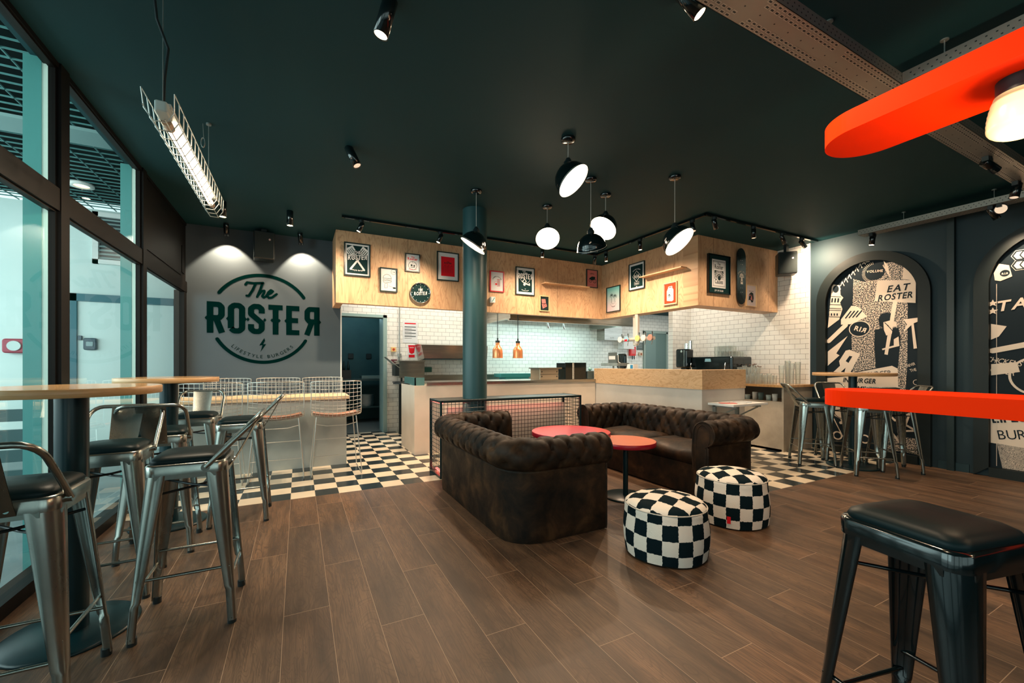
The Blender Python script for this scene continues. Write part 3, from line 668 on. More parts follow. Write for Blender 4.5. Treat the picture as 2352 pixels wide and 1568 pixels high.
# ------------------------------------------------------------------ sofas
def suede(name):
    m = mat(name, (0.05, 0.03, 0.02), 0.6, spec=.14); t = NT(m); v = t.coord()
    f = t.noise(v, 5.5, 6, 0.62, 0.4); g = t.noise(v, 16, 4, .6)
    c = t.ramp(f, [(0.36, (0.006, 0.0055, 0.0045)), (0.54, (0.028, 0.015, 0.008)), (0.70, (0.075, 0.038, 0.017))])
    c = t.mix(t.math('MULTIPLY', g, .35), c, (0.014, 0.011, 0.009)); t.col(c)
    t.rough(t.math('MULTIPLY_ADD', f, -0.5, 0.78)); t.bump(t.noise(v, 60, 3), .15, .003)
    return m
sue = suede('brown_suede'); sue2 = suede('brown_suede_seat')
def make_sofa(L, D, label, loc, rz, ncush):
    """local: back along -x side; length along y from 0 to L; seat faces +x; depth D"""
    r = thing('chesterfield_sofa', label, 'sofa', loc, rz)
    hw, rc, zr, rr = .075, .16, .585, .108
    cx = hw; path = []; x1 = D
    def add(p, d): path.append((p, d))
    y0, y1 = hw, L-hw; x0 = hw
    n = 44
    for i in range(n): add((x1-(x1-x0-rc)*i/n, y0), (0, -1))
    for i in range(14): a = -pi/2-pi/2*i/14; add((x0+rc+rc*cos(a), y0+rc+rc*sin(a)), (cos(a), sin(a)))
    n2 = 110
    for i in range(n2): add((x0, y0+rc+(y1-y0-2*rc)*i/n2), (-1, 0))
    for i in range(14): a = pi-pi/2*i/14; add((x0+rc+rc*cos(a), y1-rc+rc*sin(a)), (cos(a), sin(a)))
    for i in range(n+1): add((x0+rc+(x1-x0-rc)*i/n, y1), (0, 1))
    s = 0; ss = [0]
    for i in range(1, len(path)): s += math.dist(path[i][0], path[i-1][0]); ss.append(s)
    tot = s
    sec = [(-hw, .26)]                                   # (offset outwards, z)
    for i in range(1, 17): sec.append((-hw-.012*sin(pi*i/18), .26+(.555-.26)*i/16))
    for i in range(1, 31): a = pi-(pi*1.42)*i/30; sec.append((.032+rr*cos(a), zr+rr*sin(a)))
    sec += [(.078, .492), (.075, .47)]+[(.075, .47-.43*i/10) for i in range(1, 11)]+[(.07, .005)]
    sl = [0]
    for i in range(1, len(sec)): sl.append(sl[-1]+math.dist(sec[i], sec[i-1]))
    tuft_end = sl[46]; ps = tot/round(tot/.135); pt = .115
    vs = []
    for (p, d), sv in zip(path, ss):
        for (o, z), t in zip(sec, sl):
            dd = 0
            if .0 < t < tuft_end:
                u_ = sv/ps; v_ = (t-.03)/pt
                A, B_ = u_+v_/2, u_-v_/2
                da, db = abs(A-round(A)), abs(B_-round(B_))
                crease = math.exp(-(da/.11)**2)+math.exp(-(db/.11)**2)
                dot = math.exp(-((da**2+db**2)/.022))
                fade = min(1, t/.05)*min(1, (tuft_end-t)/.10)*min(1, sv/.05, (tot-sv)/.05)
                dd = -(.0095*crease+.030*dot)*fade+.011*fade
            i = sl.index(t); a_ = sec[max(i-1, 0)]; b_ = sec[min(i+1, len(sec)-1)]
            tx, tz = b_[0]-a_[0], b_[1]-a_[1]; ln = math.hypot(tx, tz) or 1
            nx, nz = -tz/ln, tx/ln
            vs.append((p[0]+d[0]*(o+nx*dd), p[1]+d[1]*(o+nx*dd), z+nz*dd))
    m = MB(); N = len(sec); fs = [(i*N+k, i*N+k+1, (i+1)*N+k+1, (i+1)*N+k) for i in range(len(path)-1) for k in range(N-1)]
    m.add(vs, fs, 0, True)
    # inner lining closes the shell
    m.build('tufted_body', sue, r, local=True)
    for e, yy in ((0, y0), (1, y1)):
        sg = -1 if e == 0 else 1
        m = MB(); P = [(x1, yy+sg*o, z) for o, z in sec[::2]+[sec[-1], (-hw, .005)]]
        m.prism(P if e == 0 else P[::-1], .014, 0, (1, 0, 0)); 
        m.tube([(x1+.014, yy+sg*o, z) for o, z in sec[::2]+[sec[-1]]], .007, 6)
        ins = [(x1+.014, yy+sg*(o*.62+.004), z*.93+.02 if z > .4 else z) for o, z in sec[8:50:2]]+[(x1+.014, yy+sg*.04, .05), (x1+.014, yy-sg*.04, .05)]
        m.tube(ins, .005, 6, closed=True)
        m.build('arm_front', sue, r, local=True)
    m = MB(); m.rbox(.13, D-.005, .14, L-.14, 0.01, .30, .02); m.build('seat_base', sue, r, local=True)
    w_ = (L-.30)/ncush
    for i in range(ncush):
        m = MB(); a, b_ = .15+w_*i+.004, .15+w_*(i+1)-.004; nx, ny = 14, 18; g = []
        for zs in (0, 1):
            for iy in range(ny+1):
                for ix in range(nx+1):
                    fx_, fy_ = ix/nx, iy/ny; ed = min(fx_, 1-fx_, fy_*1.3, (1-fy_)*1.3)
                    puff = .05*(1-math.exp(-ed*9))+.010*sin(fy_*9+i*2)*sin(fx_*5)
                    x = .14+(D+.0-.14)*fx_; y = a+(b_-a)*fy_
                    g.append((x, y, .30 if not zs else .385+puff*zs))
        q = (nx+1)*(ny+1); fs = []
        for iy in range(ny):
            for ix in range(nx): k = iy*(nx+1)+ix; fs += [(q+k, q+k+1, q+k+nx+2, q+k+nx+1), (k, k+nx+1, k+nx+2, k+1)]
        ring = [ix for ix in range(nx+1)]+[iy*(nx+1)+nx for iy in range(1, ny+1)]+[ny*(nx+1)+ix for ix in range(nx-1, -1, -1)]+[iy*(nx+1) for iy in range(ny-1, 0, -1)]
        M_ = len(ring); fs += [(ring[k], ring[(k+1) % M_], q+ring[(k+1) % M_], q+ring[k]) for k in range(M_)]
        m.add(g, fs, 0, True); m.build('seat_cushion', sue2, r, local=True)
    return r
make_sofa(1.68, .76, 'brown suede tufted sofa with its rounded corner to the camera, left of the coffee tables', (1.225, 2.385, 0), 0, 2)
make_sofa(1.82, .74, 'brown suede tufted sofa facing left, between the coffee tables and the bar', (3.90, 4.24, 0), pi, 2)

# ------------------------------------------------------------------ pouffes
fleece_w, fleece_b = (0.74, 0.68, 0.60), (0.003, 0.011, 0.015)
def fleece():
    m = mat('checker_fleece', fleece_w, 0.95, spec=.1); t = NT(m)
    uv = t.n('ShaderNodeTexCoord').outputs['UV']; n = t.n('ShaderNodeTexNoise'); n.inputs['Scale'].default_value = 60; t.l(uv, n.inputs['Vector'])
    ad = t.n('ShaderNodeVectorMath', operation='MULTIPLY_ADD'); t.l(n.outputs['Color'], ad.inputs[0]); ad.inputs[1].default_value = (.012,)*3; t.l(uv, ad.inputs[2])
    c = t.n('ShaderNodeTexChecker'); t.l(ad.outputs[0], c.inputs['Vector']); c.inputs['Scale'].default_value = 1/.092
    c.inputs['Color1'].default_value = (*fleece_w, 1); c.inputs['Color2'].default_value = (*fleece_b, 1); t.col(c.outputs[0])
    t.bump(t.noise(t.coord(), 220, 2), .5, .004)
    return m
fl = fleece()
def pouffe(label, x, y, R, Hh, rot, tagz):
    r = thing('checkered_pouffe', label, 'pouffe', (x, y, 0), rot, 'checkered pouffes on the wood floor')
    m = MB(); n = 72; prof = []
    for i in range(20):
        t = i/19; prof.append((R*(.955+.045*sin(pi*min(t*1.1, 1))), .012+(Hh-.085)*t))
    for i in range(1, 9): a = pi/2*i/8; prof.append((R*.955-.085*(1-cos(a)), Hh-.085+.012+.055*sin(a)))
    NS = len(prof)
    for i in range(1, 9): rr = (R*.955-.085)*(1-i/8); prof.append((max(rr, .001), Hh-.018+.026*(1-(1-i/8)**2)))
    vs = []; uvs = []; Q = .092
    for j, (rr, z) in enumerate(prof):
        for k in range(n+1):
            a = 2*pi*k/n; w_ = 1+.012*sin(a*5+j*.2)
            vs.append((rr*w_*cos(a), rr*w_*sin(a), z)); uvs.append((18*Q*k/n, z*1.02+.01))
    fs = []; fu = []
    for j in range(len(prof)-1):
        for k in range(n):
            q = (j*(n+1)+k, j*(n+1)+k+1, (j+1)*(n+1)+k+1, (j+1)*(n+1)+k); fs.append(q)
            fu.append([uvs[i] if j < NS-7 else (vs[i][0]*.94+.03, vs[i][1]*.94) for i in q])
    m.add(vs, fs, 0, True)
    o = m.build('cover', fl, r, local=True); L = o.data.uv_layers.new(name='UVMap')
    for p, us in zip(o.data.polygons, fu):
        for li, u_ in zip(p.loop_indices, us): L.data[li].uv = u_
    m = MB(); zz = Hh-.085+.012+.016; m.tube([((R*.955-.003)*cos(2*pi*k/48), (R*.955-.003)*sin(2*pi*k/48), zz) for k in range(48)], .004, 5, closed=True); m.build('seam_piping', mat('piping_cream', (.50, .46, .40), .9), r, local=True)
    if tagz:
        m = MB(); a = tagz; m.box(R*1.0, R*1.0+.003, -.012, .012, .05, .10)
        t_ = m.build('label_tab', redp, r, local=True); t_.rotation_euler.z = a
    return r
pouffe('nearer black and cream checkered pouffe, closest to the camera', 2.097, 1.928, .262, .365, .35, None)
pouffe('farther black and cream checkered pouffe with a small red tab, behind the nearer one', 2.981, 2.089, .258, .392, 1.2, pi+.55-1.2)

# ------------------------------------------------------------------ mesh cage, column
cg = thing('mesh_cage', 'black wire mesh cage with a red glowing strip under its top, round the column', 'cage', (2.2, 4.4, 0))
cx0, cx1, cy0, cy1, cz = 1.315, 3.125, 4.20, 4.60, .815
m = MB(); e = .022
for x in (cx0, cx1-e):
    for y in (cy0, cy1-e): m.box(x, x+e, y, y+e, 0, cz)
for z in (0, cz-e):
    for y in (cy0, cy1-e): m.box(cx0, cx1, y, y+e, z, z+e)
    for x in (cx0, cx1-e): m.box(x, x+e, cy0, cy1, z, z+e)
m.build('frame', frame_black, cg)
def grid(name, fn, a0, a1, b0, b1, st, par, r=.0030):
    m = MB(); na = int(round((a1-a0)/st)); nb = int(round((b1-b0)/st))
    for i in range(na+1): a = a0+(a1-a0)*i/na; m.tube([fn(a, b0), fn(a, b1)], r, 4, cap=False, smooth=False)
    for i in range(nb+1): b_ = b0+(b1-b0)*i/nb; m.tube([fn(a0, b_), fn(a1, b_)], r, 4, cap=False, smooth=False)
    return m.build(name, frame_black, par)
grid('mesh_panel', lambda a, b_: (a, cy0+.008, b_), cx0, cx1, 0, cz, .042, cg)
grid('mesh_panel', lambda a, b_: (cx0+.008, a, b_), cy0, cy1, 0, cz, .042, cg)
grid('mesh_panel', lambda a, b_: (cx1-.008, a, b_), cy0, cy1, 0, cz, .042, cg)
m = MB(); m.box(cx0+e, 2.05, cy0+e, cy1-e, cz-.012, cz-.002); m.box(2.05, cx1-e, cy0+e, cy1-e, cz-.012, cz-.002); m.build('top_sheet', noisy('mesh_top', (.03, .035, .03), (.06, .055, .045), 30, .4, .5), cg)
m = MB(); m.box(1.5, 3.1, 4.52, 4.56, 0, .70); m.build('back_board', mat('cage_board', (.36, .45, .40), .6), cg)
ledm = mat('led_red', (1, .1, .08), .4, emit=9, ecol=(1, .07, .06))
m = MB(); m.box(cx0+.03, cx1-.03, cy1-.05, cy1-.035, cz-.035, cz-.022); m.box(cx0+.03, cx0+.045, cy0+.04, cy1-.05, cz-.035, cz-.022); m.box(cx0+.05, cx0+.07, cy0+.05, cy1-.06, .03, .045); m.build('light_strip', ledm, cg)
o_ = lamp('strip_light', cg, (2.2, 4.46, cz-.04), 'AREA', 2.5, (1, .10, .08)); o_.data.shape = 'RECTANGLE'; o_.data.size = 1.7; o_.data.size_y = .04
o_ = lamp('strip_light', cg, (2.2, 4.36, cz-.05), 'AREA', 2.0, (1, .62, .42)); o_.data.shape = 'RECTANGLE'; o_.data.size = 1.7; o_.data.size_y = .04
kl = thing('round_column', 'teal grey round column rising from the mesh cage to the ceiling', 'column', (1.787, 4.41, 0))
colm = mat('column_paint', (0.018, 0.068, 0.076), 0.4)
m = MB(); m.cyl((0, 0, 0), .138, 0, CE, 64); c_ = m.build('shaft', colm, None); c_.parent = kl
kp = Vector(onz(1090.5, 919, .815)); kl.location = (1.787, 4.41, 0)

# ------------------------------------------------------------------ red bar table and the matching lamp board above
def stadium(mb, x0, x1, y0, y1, z0, z1, mi=0, skew=0.0):
    R_ = (x1-x0)/2; P = []
    for k in range(25): a = pi*k/24; P.append((x0+R_+R_*cos(a), y1-R_+R_*sin(a)))
    for k in range(25): a = pi+pi*k/24; P.append((x0+R_+R_*cos(a), y0+R_+R_*sin(a)))
    P = [(x+skew*(y-y1), y) for x, y in P]
    mb.prism([(x, y, z0) for x, y in P], z1-z0, mi)
    return mb
rt = thing('red_bar_table', 'long narrow bright red bar table with rounded end, at right edge', 'table', (2.37, 0, 0))
m = MB(); stadium(m, 2.185, 2.535, -2.2, 1.125, 1.008, 1.08, skew=.04); m.build('table_top', red, rt)
for y in (-.35, -1.9):
    m = MB(); m.cyl((2.33, y, 0), .04, .0, 1.008, 24); m.lathe([(.24, 0), (.24, .01), (.04, .018)], (2.33, y, 0), 32, capb=True); m.build('pedestal', blackm, rt)
lb = thing('red_lamp_board', 'hanging red rounded board with a ribbed globe lamp below, above the red bar table', 'lamp', (2.37, 0, 2.24))
m = MB(); stadium(m, 2.185, 2.535, -2.2, 1.125, 2.24, 2.33, skew=.04); m.build('board', red, lb)
globe_m = mat('lamp_globe', (.55, .42, .22), .3, emit=1.0, ecol=(1, .70, .33))
_gt = NT(globe_m); _lw = _gt.n('ShaderNodeLayerWeight'); _lw.inputs[0].default_value = .35
_gt.l(_gt.math('MULTIPLY_ADD', _gt.math('POWER', _gt.math('SUBTRACT', 1.0, _lw.outputs['Facing']), 2.2), 1.5, .12), globe_m.node_tree.nodes['Principled BSDF'].inputs['Emission Strength'])
for y in (.50, -.45, -1.4):
    m = MB(); m.cyl((2.335, y, 0), .062, 2.185, 2.24, 32); nk = m.build('lamp_neck', blackm, lb)
    m = MB(); pr = [(.055, 2.19), (.066, 2.185), (.070, 2.17)]
    for i in range(12): z = 2.17-.095*i/11; pr.append((.071+.014*sin(pi*.55*i/11)+(.0012 if i % 2 else 0), z))
    for i in range(1, 8): a = pi/2*i/7; pr.append((.086*cos(a)+.0005, 2.075-.05*sin(a)))
    m.lathe(pr[::-1], (2.335, y, 0), 40); m.build('glass_globe', globe_m, lb)
    lamp('lamp_light', lb, (2.335, y, 1.90), 'POINT', 9, (1, .70, .42), .06)
for y in (.1, -1.7):
    m = MB(); m.tube([(2.335, y, 2.33), (2.335, y, CE)], .006, 8); m.build('suspension_rod', blackm, lb)
# ------------------------------------------------------------------ logo on the slate wall
green_ink = mat('logo_ink', (0.0005, 0.011, 0.0105), 0.9, spec=.0)
m = MB(); lg = PY(m, -.42, YR, 1.803, .003)
for a0, a1 in ((33, 147), (209, 331)): lg.arc(0, 0, .578, a0, a1, .042, 0, n=48)
LT = {  # heavy condensed capitals as polylines in a 1 x 2.1 box
 'R': [[(.2, 0), (.2, 2.1)], [(.2, 1.92), (.68, 1.92), (.83, 1.75), (.83, 1.2), (.68, 1.02), (.2, 1.02)], [(.52, 1.02), (.86, 0.02)]],
 'O': [[(.2, .35), (.2, 1.75), (.38, 1.92), (.66, 1.92), (.84, 1.75), (.84, .35), (.66, .18), (.38, .18), (.2, .35)]],
 'S': [[(.84, 1.45), (.84, 1.75), (.66, 1.92), (.38, 1.92), (.2, 1.75), (.2, 1.38), (.84, .78), (.84, .35), (.66, .18), (.38, .18), (.2, .35), (.2, .68)]],
 'T': [[(.08, 1.92), (.96, 1.92)], [(.52, 0), (.52, 1.92)]],
 'E': [[(.2, .0), (.2, 2.1)], [(.2, 1.92), (.86, 1.92)], [(.2, 1.05), (.78, 1.05)], [(.2, .18), (.86, .18)]]}
def heavy(pl, word, x, y, size, mi, w=.36, sp=1.16, sx=1.0, k=None, spur=True):
    """word centred at x with its feet at y; size = cap height"""
    u = size/2.1; tot = (len(word)-1)*sp+1.0; X0 = x-tot*u*sx/2
    for i, ch in enumerate(word):
        flip = ch == 'Z'; L = LT['R' if flip else ch]
        for pts in L:
            P = [((1.04-px if flip else px), py) for px, py in pts]
            P = [(X0+(px+i*sp)*u*sx, y+py*u) for px, py in P]
            for j, (a, b) in enumerate(zip(P, P[1:])):
                horiz = abs(a[1]-b[1]) < 1e-6 and len(P) == 2
                pl.line([a, b], w*u, mi, k, cap=None)
                if 0 < j: pl.disc(a[0], a[1], w*u/2, mi, k, 8)
        if spur:
            for sx_ in ((.02, 1.02) if ch in 'OST' else ((1.04,) if flip else (.0,))):
                if ch == 'T': sx_ = .3 if sx_ < .5 else .74
                xx = X0+(sx_+i*sp)*u*sx; pl.poly([(xx-.1*u, y+1.0*u), (xx, y+.86*u), (xx+.1*u, y+1.0*u), (xx, y+1.14*u)], mi, k)
heavy(lg, 'ROSTEZ', .03, -.205, .40, 0)
def script_the(pl, x, y, s, mi, w=.16, k=None):
    """slanted brush script The; s = height of the T"""
    L = [[(-1.05, .82), (-.95, .98), (-.55, .95), (-.1, 1.0), (.05, 1.02)], [(-.42, .93), (-.62, .45), (-.85, .05), (-.98, .06)],
         [(.02, 1.02), (-.12, .55), (-.32, 0.02)], [(-.28, .12), (-.02, .45), (.13, .48), (.12, .35), (.0, .08), (.1, .0), (.28, .12)],
         [(.28, .18), (.55, .34), (.68, .48), (.55, .55), (.38, .38), (.30, .14), (.42, .0), (.62, .04), (.92, .30)]]
    for P in L: pl.line([(x+px*s*.95, y+py*s) for px, py in P], w*s, mi, k)
script_the(lg, -.01, .285, .19, 0)
lg.poly([(.012, -.255), (-.045, -.355), (-.008, -.350), (-.03, -.44), (.035, -.335), (0.0, -.338), (.022, -.29)], 0)
lg.text('LIFESTYLE BURGERS', 0, -.525, .062, 0, bold=False, sx=1.05, sp=.30, arc=(.525-.03, -1))
tag(m.build('logo_lettering', green_ink), 'dark green circular The Roster Lifestyle Burgers logo painted on the slate grey wall', 'wall logo')

# ------------------------------------------------------------------ plywood bulkhead over kitchen and bar
fy, fx2, fy2, fb, ft, th = 5.85, 4.80, 3.85, 2.0, CE-.001, .10
bh = thing('plywood_bulkhead', 'plywood clad bulkhead hanging from the ceiling over the kitchen and bar, hung with pictures', 'bulkhead', (.43, 5.85, 2.0))
m = MB(); m.box(.43, fx2+.0, fy, fy+th, fb, ft); m.build('left_panel', ply_y, bh)
m = MB(); m.box(.43, .52, fy+th, YR, fb, ft); m.build('end_panel', ply_x, bh)
m = MB(); m.box(fx2, fx2+.24, fy2+th+.14, fy+th, fb, ft); m.build('side_panel', ply_x, bh)
m = MB(); m.box(fx2, 6.6, fy2, fy2+th+.14, fb, ft); m.build('right_panel', ply_y, bh)
def shelf(label, plane, a, b, z):
    m = MB()
    if plane == 'y': m.box(a, b, fy-.12, fy, z-.016, z)
    else: m.box(fx2-.12, fx2, b, a, z-.016, z)
    tag(m.build('picture_shelf', ply_y), label, 'shelf', 'empty shelves on the bulkhead')
p0, p1 = ony(1243, 652, fy), ony(1345, 659, fy); shelf('thin empty plywood shelf on the bulkhead, left of the pink buggy picture', 'y', p0.x, p1.x, (p0.z+p1.z)/2)
p0, p1 = onx(1482, 636, fx2), onx(1578, 614, fx2); shelf('thin empty plywood shelf on the bulkhead, above the red carton picture', 'x', p0.y, p1.y, (p0.z+p1.z)/2)

wood_fr = mat('pale_wood_frame', (0.72, 0.50, 0.27), .5); red_fr = mat('red_frame', (0.55, 0.01, 0.02), .4)
pinkp = mat('pink_print', (0.55, 0.18, 0.17), .6, spec=.1); teal_p = mat('poster_dark', (0.004, 0.024, 0.026), .6, spec=.1)
def grad_mat():
    m = mat('sunset_print', (.5, .7, .7), .6, spec=.1); t = NT(m); sp = t.n('ShaderNodeSeparateXYZ'); t.l(t.coord(), sp.inputs[0])
    f = t.n('ShaderNodeMapRange'); t.l(sp.outputs[2], f.inputs[0]); f.inputs[1].default_value = -.16; f.inputs[2].default_value = .18
    t.col(t.mix(f.outputs[0], (.62, .48, .52), (.18, .52, .53))); return m
sunset = grad_mat()
def picture(label, axis, uL, vT, vB, uR, fm, fwd, art, bgm=paper, depth=.022, extra=(), name='framed_picture'):
    if axis == 'y5': a, b, bt = ony(uL, vT, fy), ony(uR, vT, fy), ony(uL, vB, fy); W, pl = b.x-a.x, 'y'; cx_, cy_ = (a.x+b.x)/2, fy
    elif axis == 'y3': a, b, bt = ony(uL, vT, fy2), ony(uR, vT, fy2), ony(uL, vB, fy2); W, pl = b.x-a.x, 'y'; cx_, cy_ = (a.x+b.x)/2, fy2
    else: a, b, bt = onx(uL, vT, fx2), onx(uR, vT, fx2), onx(uL, vB, fx2); W, pl = a.y-b.y, 'x'; cx_, cy_ = fx2, (a.y+b.y)/2
    Hh = a.z-bt.z; cz_ = (a.z+bt.z)/2
    r = thing(name, label, 'picture', (cx_, cy_, cz_), 0, 'pictures on the plywood bulkhead')
    def B(mb, x0, x1, z0, z1, d0, d1, mi=0):
        if pl == 'y': mb.box(cx_+x0, cx_+x1, cy_-d1, cy_-d0, cz_+z0, cz_+z1, mi)
        else: mb.box(cx_-d1, cx_-d0, cy_-x1, cy_-x0, cz_+z0, cz_+z1, mi)
    w2, h2 = W/2, Hh/2; m = MB()
    if fwd > 0:
        B(m, -w2, -w2+fwd, -h2, h2, 0.001, depth); B(m, w2-fwd, w2, -h2, h2, 0.001, depth)
        B(m, -w2+fwd, w2-fwd, -h2, -h2+fwd, 0.001, depth); B(m, -w2+fwd, w2-fwd, h2-fwd, h2, 0.001, depth); m.build('frame', fm, r)
    m = MB(); B(m, -w2+fwd, w2-fwd, -h2+fwd, h2-fwd, 0.001, depth*.45, 0)
    P = (PY(m, cx_, cy_-depth*.45, cz_, .0012) if pl == 'y' else PX(m, cx_-depth*.45, cy_, cz_, .0012))
    mats = [bgm, ink, paper, redp, teal_p, pinkp]+list(extra)
    art(P, W-2*fwd, Hh-2*fwd); m.build('print', mats, r)
    return r
def spatula(P, x, y, L, ang, mi, hole):
    c_, s_ = cos(ang), sin(ang)
    def T(a, b): return (x+a*c_-b*s_, y+a*s_+b*c_)
    P.line([T(0, 0), T(0, L*.62)], L*.07, mi, 2); P.poly([T(-L*.07, L*.58), T(L*.07, L*.58), T(L*.17, L*.74), T(L*.19, L), T(-L*.17, L*1.02), T(-L*.15, L*.72)], mi, 2)
    for i in range(4): xx = (-.1+.065*i)*L; P.line([T(xx, L*.74), T(xx, L*.94)], L*.026, hole, 3, cap=None)
def scrawl(P, x, y, s, mi, k=4, under=None):
    if under is not None:
        for dx, dy in ((-.05, 0), (.05, 0), (0, -.05), (0, .05)): scrawl(P, x+dx*s, y+dy*s, s, under, k-1)
    P.text('THE', x-.02*s, y+.55*s, .42*s, mi, k, sx=.8, shear=.25, rot=.12); P.text('ROSTER', x, y, .62*s, mi, k, sx=.72, shear=.2, rot=.10, flip=(5,))
def a1(P, w, h):
    P.rect(-w/2+.02, -h/2+.02, w/2-.02, h/2-.02, 4)
    spatula(P, .085, -.13, .34, .62, 2, 4); spatula(P, -.085, -.13, .34, -.62, 2, 4); scrawl(P, 0, .0, .135, 2, 6, under=4)
    P.text('lifestyle burgers', 0, -h/2+.055, .026, 2, 2, arc=(.3, -1))
def a2(P, w, h):   # plain doodle of a burger, cup and speech bubble
    P.arc(-.02, .02, .055, 0, 180, .004, 1); P.line([(-.078, .02), (.038, .02)], .005, 1); P.line([(-.08, .005), (-.05, -.003), (-.02, .006), (.01, -.003), (.04, .005)], .004, 1); P.line([(-.078, -.012), (.038, -.012), (.028, -.035), (-.068, -.035)], .004, 1, closed=True)
    P.line([(-.05, -.05), (-.055, -.11), (-.02, -.11), (-.015, -.05)], .003, 1, closed=True); P.line([(.0, -.08), (.07, -.10)], .003, 1); P.disc(.075, -.105, .022, 1, n=12, ry=.012)
    P.arc(.065, .115, .034, 0, 360, .003, 1); P.text('YUM', .065, .107, .018, 1, 1)
def a3(P, w, h):
    P.text('The', 0, h*.30, .03, 3, shear=.3); P.text('Roster', 0, h*.16, .052, 3, sx=.85); P.arc(0, -.04, .058, 0, 360, .005, 1); P.disc(-.015, -.035, .014, 1, n=10); P.disc(.022, -.04, .012, 1, n=10); P.line([(-.03, -.062), (.03, -.062)], .008, 1); P.line([(0, .0), (0, .02)], .004, 1); P.text('BURGER SHOP', 0, -h*.42, .016, 3)
def a4(P, w, h):
    P.rect(-w*.34, -h*.36, w*.34, h*.36, 3); P.text('ROSTER', 0, h*.10, .032, 1, 2, sx=.9); P.text('THE', 0, h*.16, .018, 1, 2)
    for x in (-.05, .0, .05): P.line([(x-.012, -.09), (x-.012, .0), (x+.012, .02), (x+.014, -.09)], .003, 1, 2)
def a6(P, w, h):
    P.text('SUMMER ROSTER', 0, h*.24, .022, 1, arc=(.07, 1), sx=.9); P.arc(-.02, -.03, .03, 60, 300, .003, 3)
    for i in range(5): P.line([(.0, .03-i*.025), (.045, .035-i*.025)], .006, 3); P.line([(.01+.01*i, .04), (.01+.01*i, -.07)], .002, 1)
    P.disc(-.015, -.04, .016, 3, n=10)
def a7(P, w, h):
    for a in ((-w/2, -w/2+.02, 0), ): pass
    P.rect(-w/2+.018, -h/2+.018, w/2-.018, h/2-.018, 2); P.rect(-w/2+.038, -h/2+.038, w/2-.038, h/2-.038, 4, 2)
    script_the(P, 0, h*.27, .05, 2, .14, 3); heavy(P, 'ROSTEZ', 0, h*.09, .085, 2, k=3, spur=False)
    P.arc(0, .06, .09, 200, 340, .005, 2, 3); P.line([(-.05, 0), (-.01, .035), (.02, .0), (-.02, -.03)], .012, 2, 3, closed=True); P.line([(.0, -.035), (.08, -.055), (.075, -.03)], .02, 2, 3); P.disc(-.015, -.05, .022, 2, 3, 12)
    P.text('lifestyle burgers', 0, -h/2+.055, .018, 2, 3, arc=(.2, -1)); P.poly([(0, -.13), (.012, -.115), (.0, -.12), (-.012, -.115)], 2, 3)
def a8(P, w, h):
    P.poly([(-.045, .0), (-.055, .07), (.02, .075), (.03, .01)], 5); P.poly([(-.05, -.01), (.035, .0), (.05, -.045), (-.03, -.085)], 5); P.arc(.0, -.03, .02, 0, 360, .006, 4, 2)
def a9(P, w, h):
    P.text('LUPITA', 0, h*.26, .032, 1, sx=.8); P.line([(-.05, 0), (.0, .03), (.06, .03), (.055, -.005), (-.01, -.02)], .018, 1, closed=True); P.poly([(-.05, 0), (0, .03), (.06, .03), (.055, 0), (-.01, -.02)], 1)
    for x, r_ in ((-.035, .03), (.055, .034)): P.arc(x, -.035, r_, 0, 360, .008, 1, ); P.disc(x, -.035, .008, 1, n=8)
    P.text('SUPER DUPER', 0, -h*.38, .014, 3)
def a10(P, w, h):
    for x, y in ((-.045, .07), (.04, .05)):
        P.line([(x, y), (x-.005, -.05)], .006, 1)
        for a in range(7): an = radians(-30+40*a); P.line([(x, y), (x+.03*cos(an), y+.03*sin(an)), (x+.045*cos(an), y+.03*sin(an)-.018)], .007, 1)
    P.arc(0, -.02, .06, 200, 340, .003, 1); P.arc(0, -.06, .07, 190, 350, .003, 1); P.text('PARADISE', 0, -.135, .018, 1, arc=(.12, -1))
def a11(P, w, h):
    P.rect(-w/2+.016, -h/2+.016, w/2-.016, h/2-.016, 2); P.rect(-w/2+.030, -h/2+.030, w/2-.030, h/2-.030, 4, 2)
    P.line([(0, .085), (.085, .0), (0, -.085), (-.085, 0)], .006, 2, 3, closed=True); P.text('R', -.03, -.025, .06, 2, 3); P.text('R', .03, -.025, .06, 2, 3, flip=(0,)); P.line([(.006, .035), (-.006, .0), (.006, .0), (-.006, -.035)], .006, 2, 3)
    P.text('WEAR', 0, -.125, .026, 2, 3); P.line([(-.05, -.135), (.05, -.135), (.05, -.09), (-.05, -.09)], .003, 2, 3, closed=True); P.text('BURGER CREW', 0, .105, .022, 2, 3, arc=(.13, 1)); P.poly([(0, -.175), (.016, -.155), (0, -.16), (-.016, -.155)], 2, 3)
def a12(P, w, h):
    P.rect(-w/2+.006, -h/2+.006, w/2-.006, h/2-.006, 6)
    P.poly([(-.06, -.10), (.035, -.115), (.06, -.10), (.06, .05), (.035, .085), (-.035, .085), (-.06, .04)], 2, 2); P.line([(-.03, .085), (-.03, .10), (.035, .10), (.035, .085)], .008, 2, 2); P.line([(.03, -.11), (.03, .05), (-.06, .045)], .003, 1, 3); P.line([(.03, .05), (.045, .085)], .003, 1, 3)
    P.disc(-.015, -.03, .022, 1, 3, 16); P.disc(-.015, -.034, .011, 2, 4, 12); P.text('ROSTER', -.015, .005, .015, 1, 3); P.text('FRESH', -.015, -.09, .013, 1, 3)
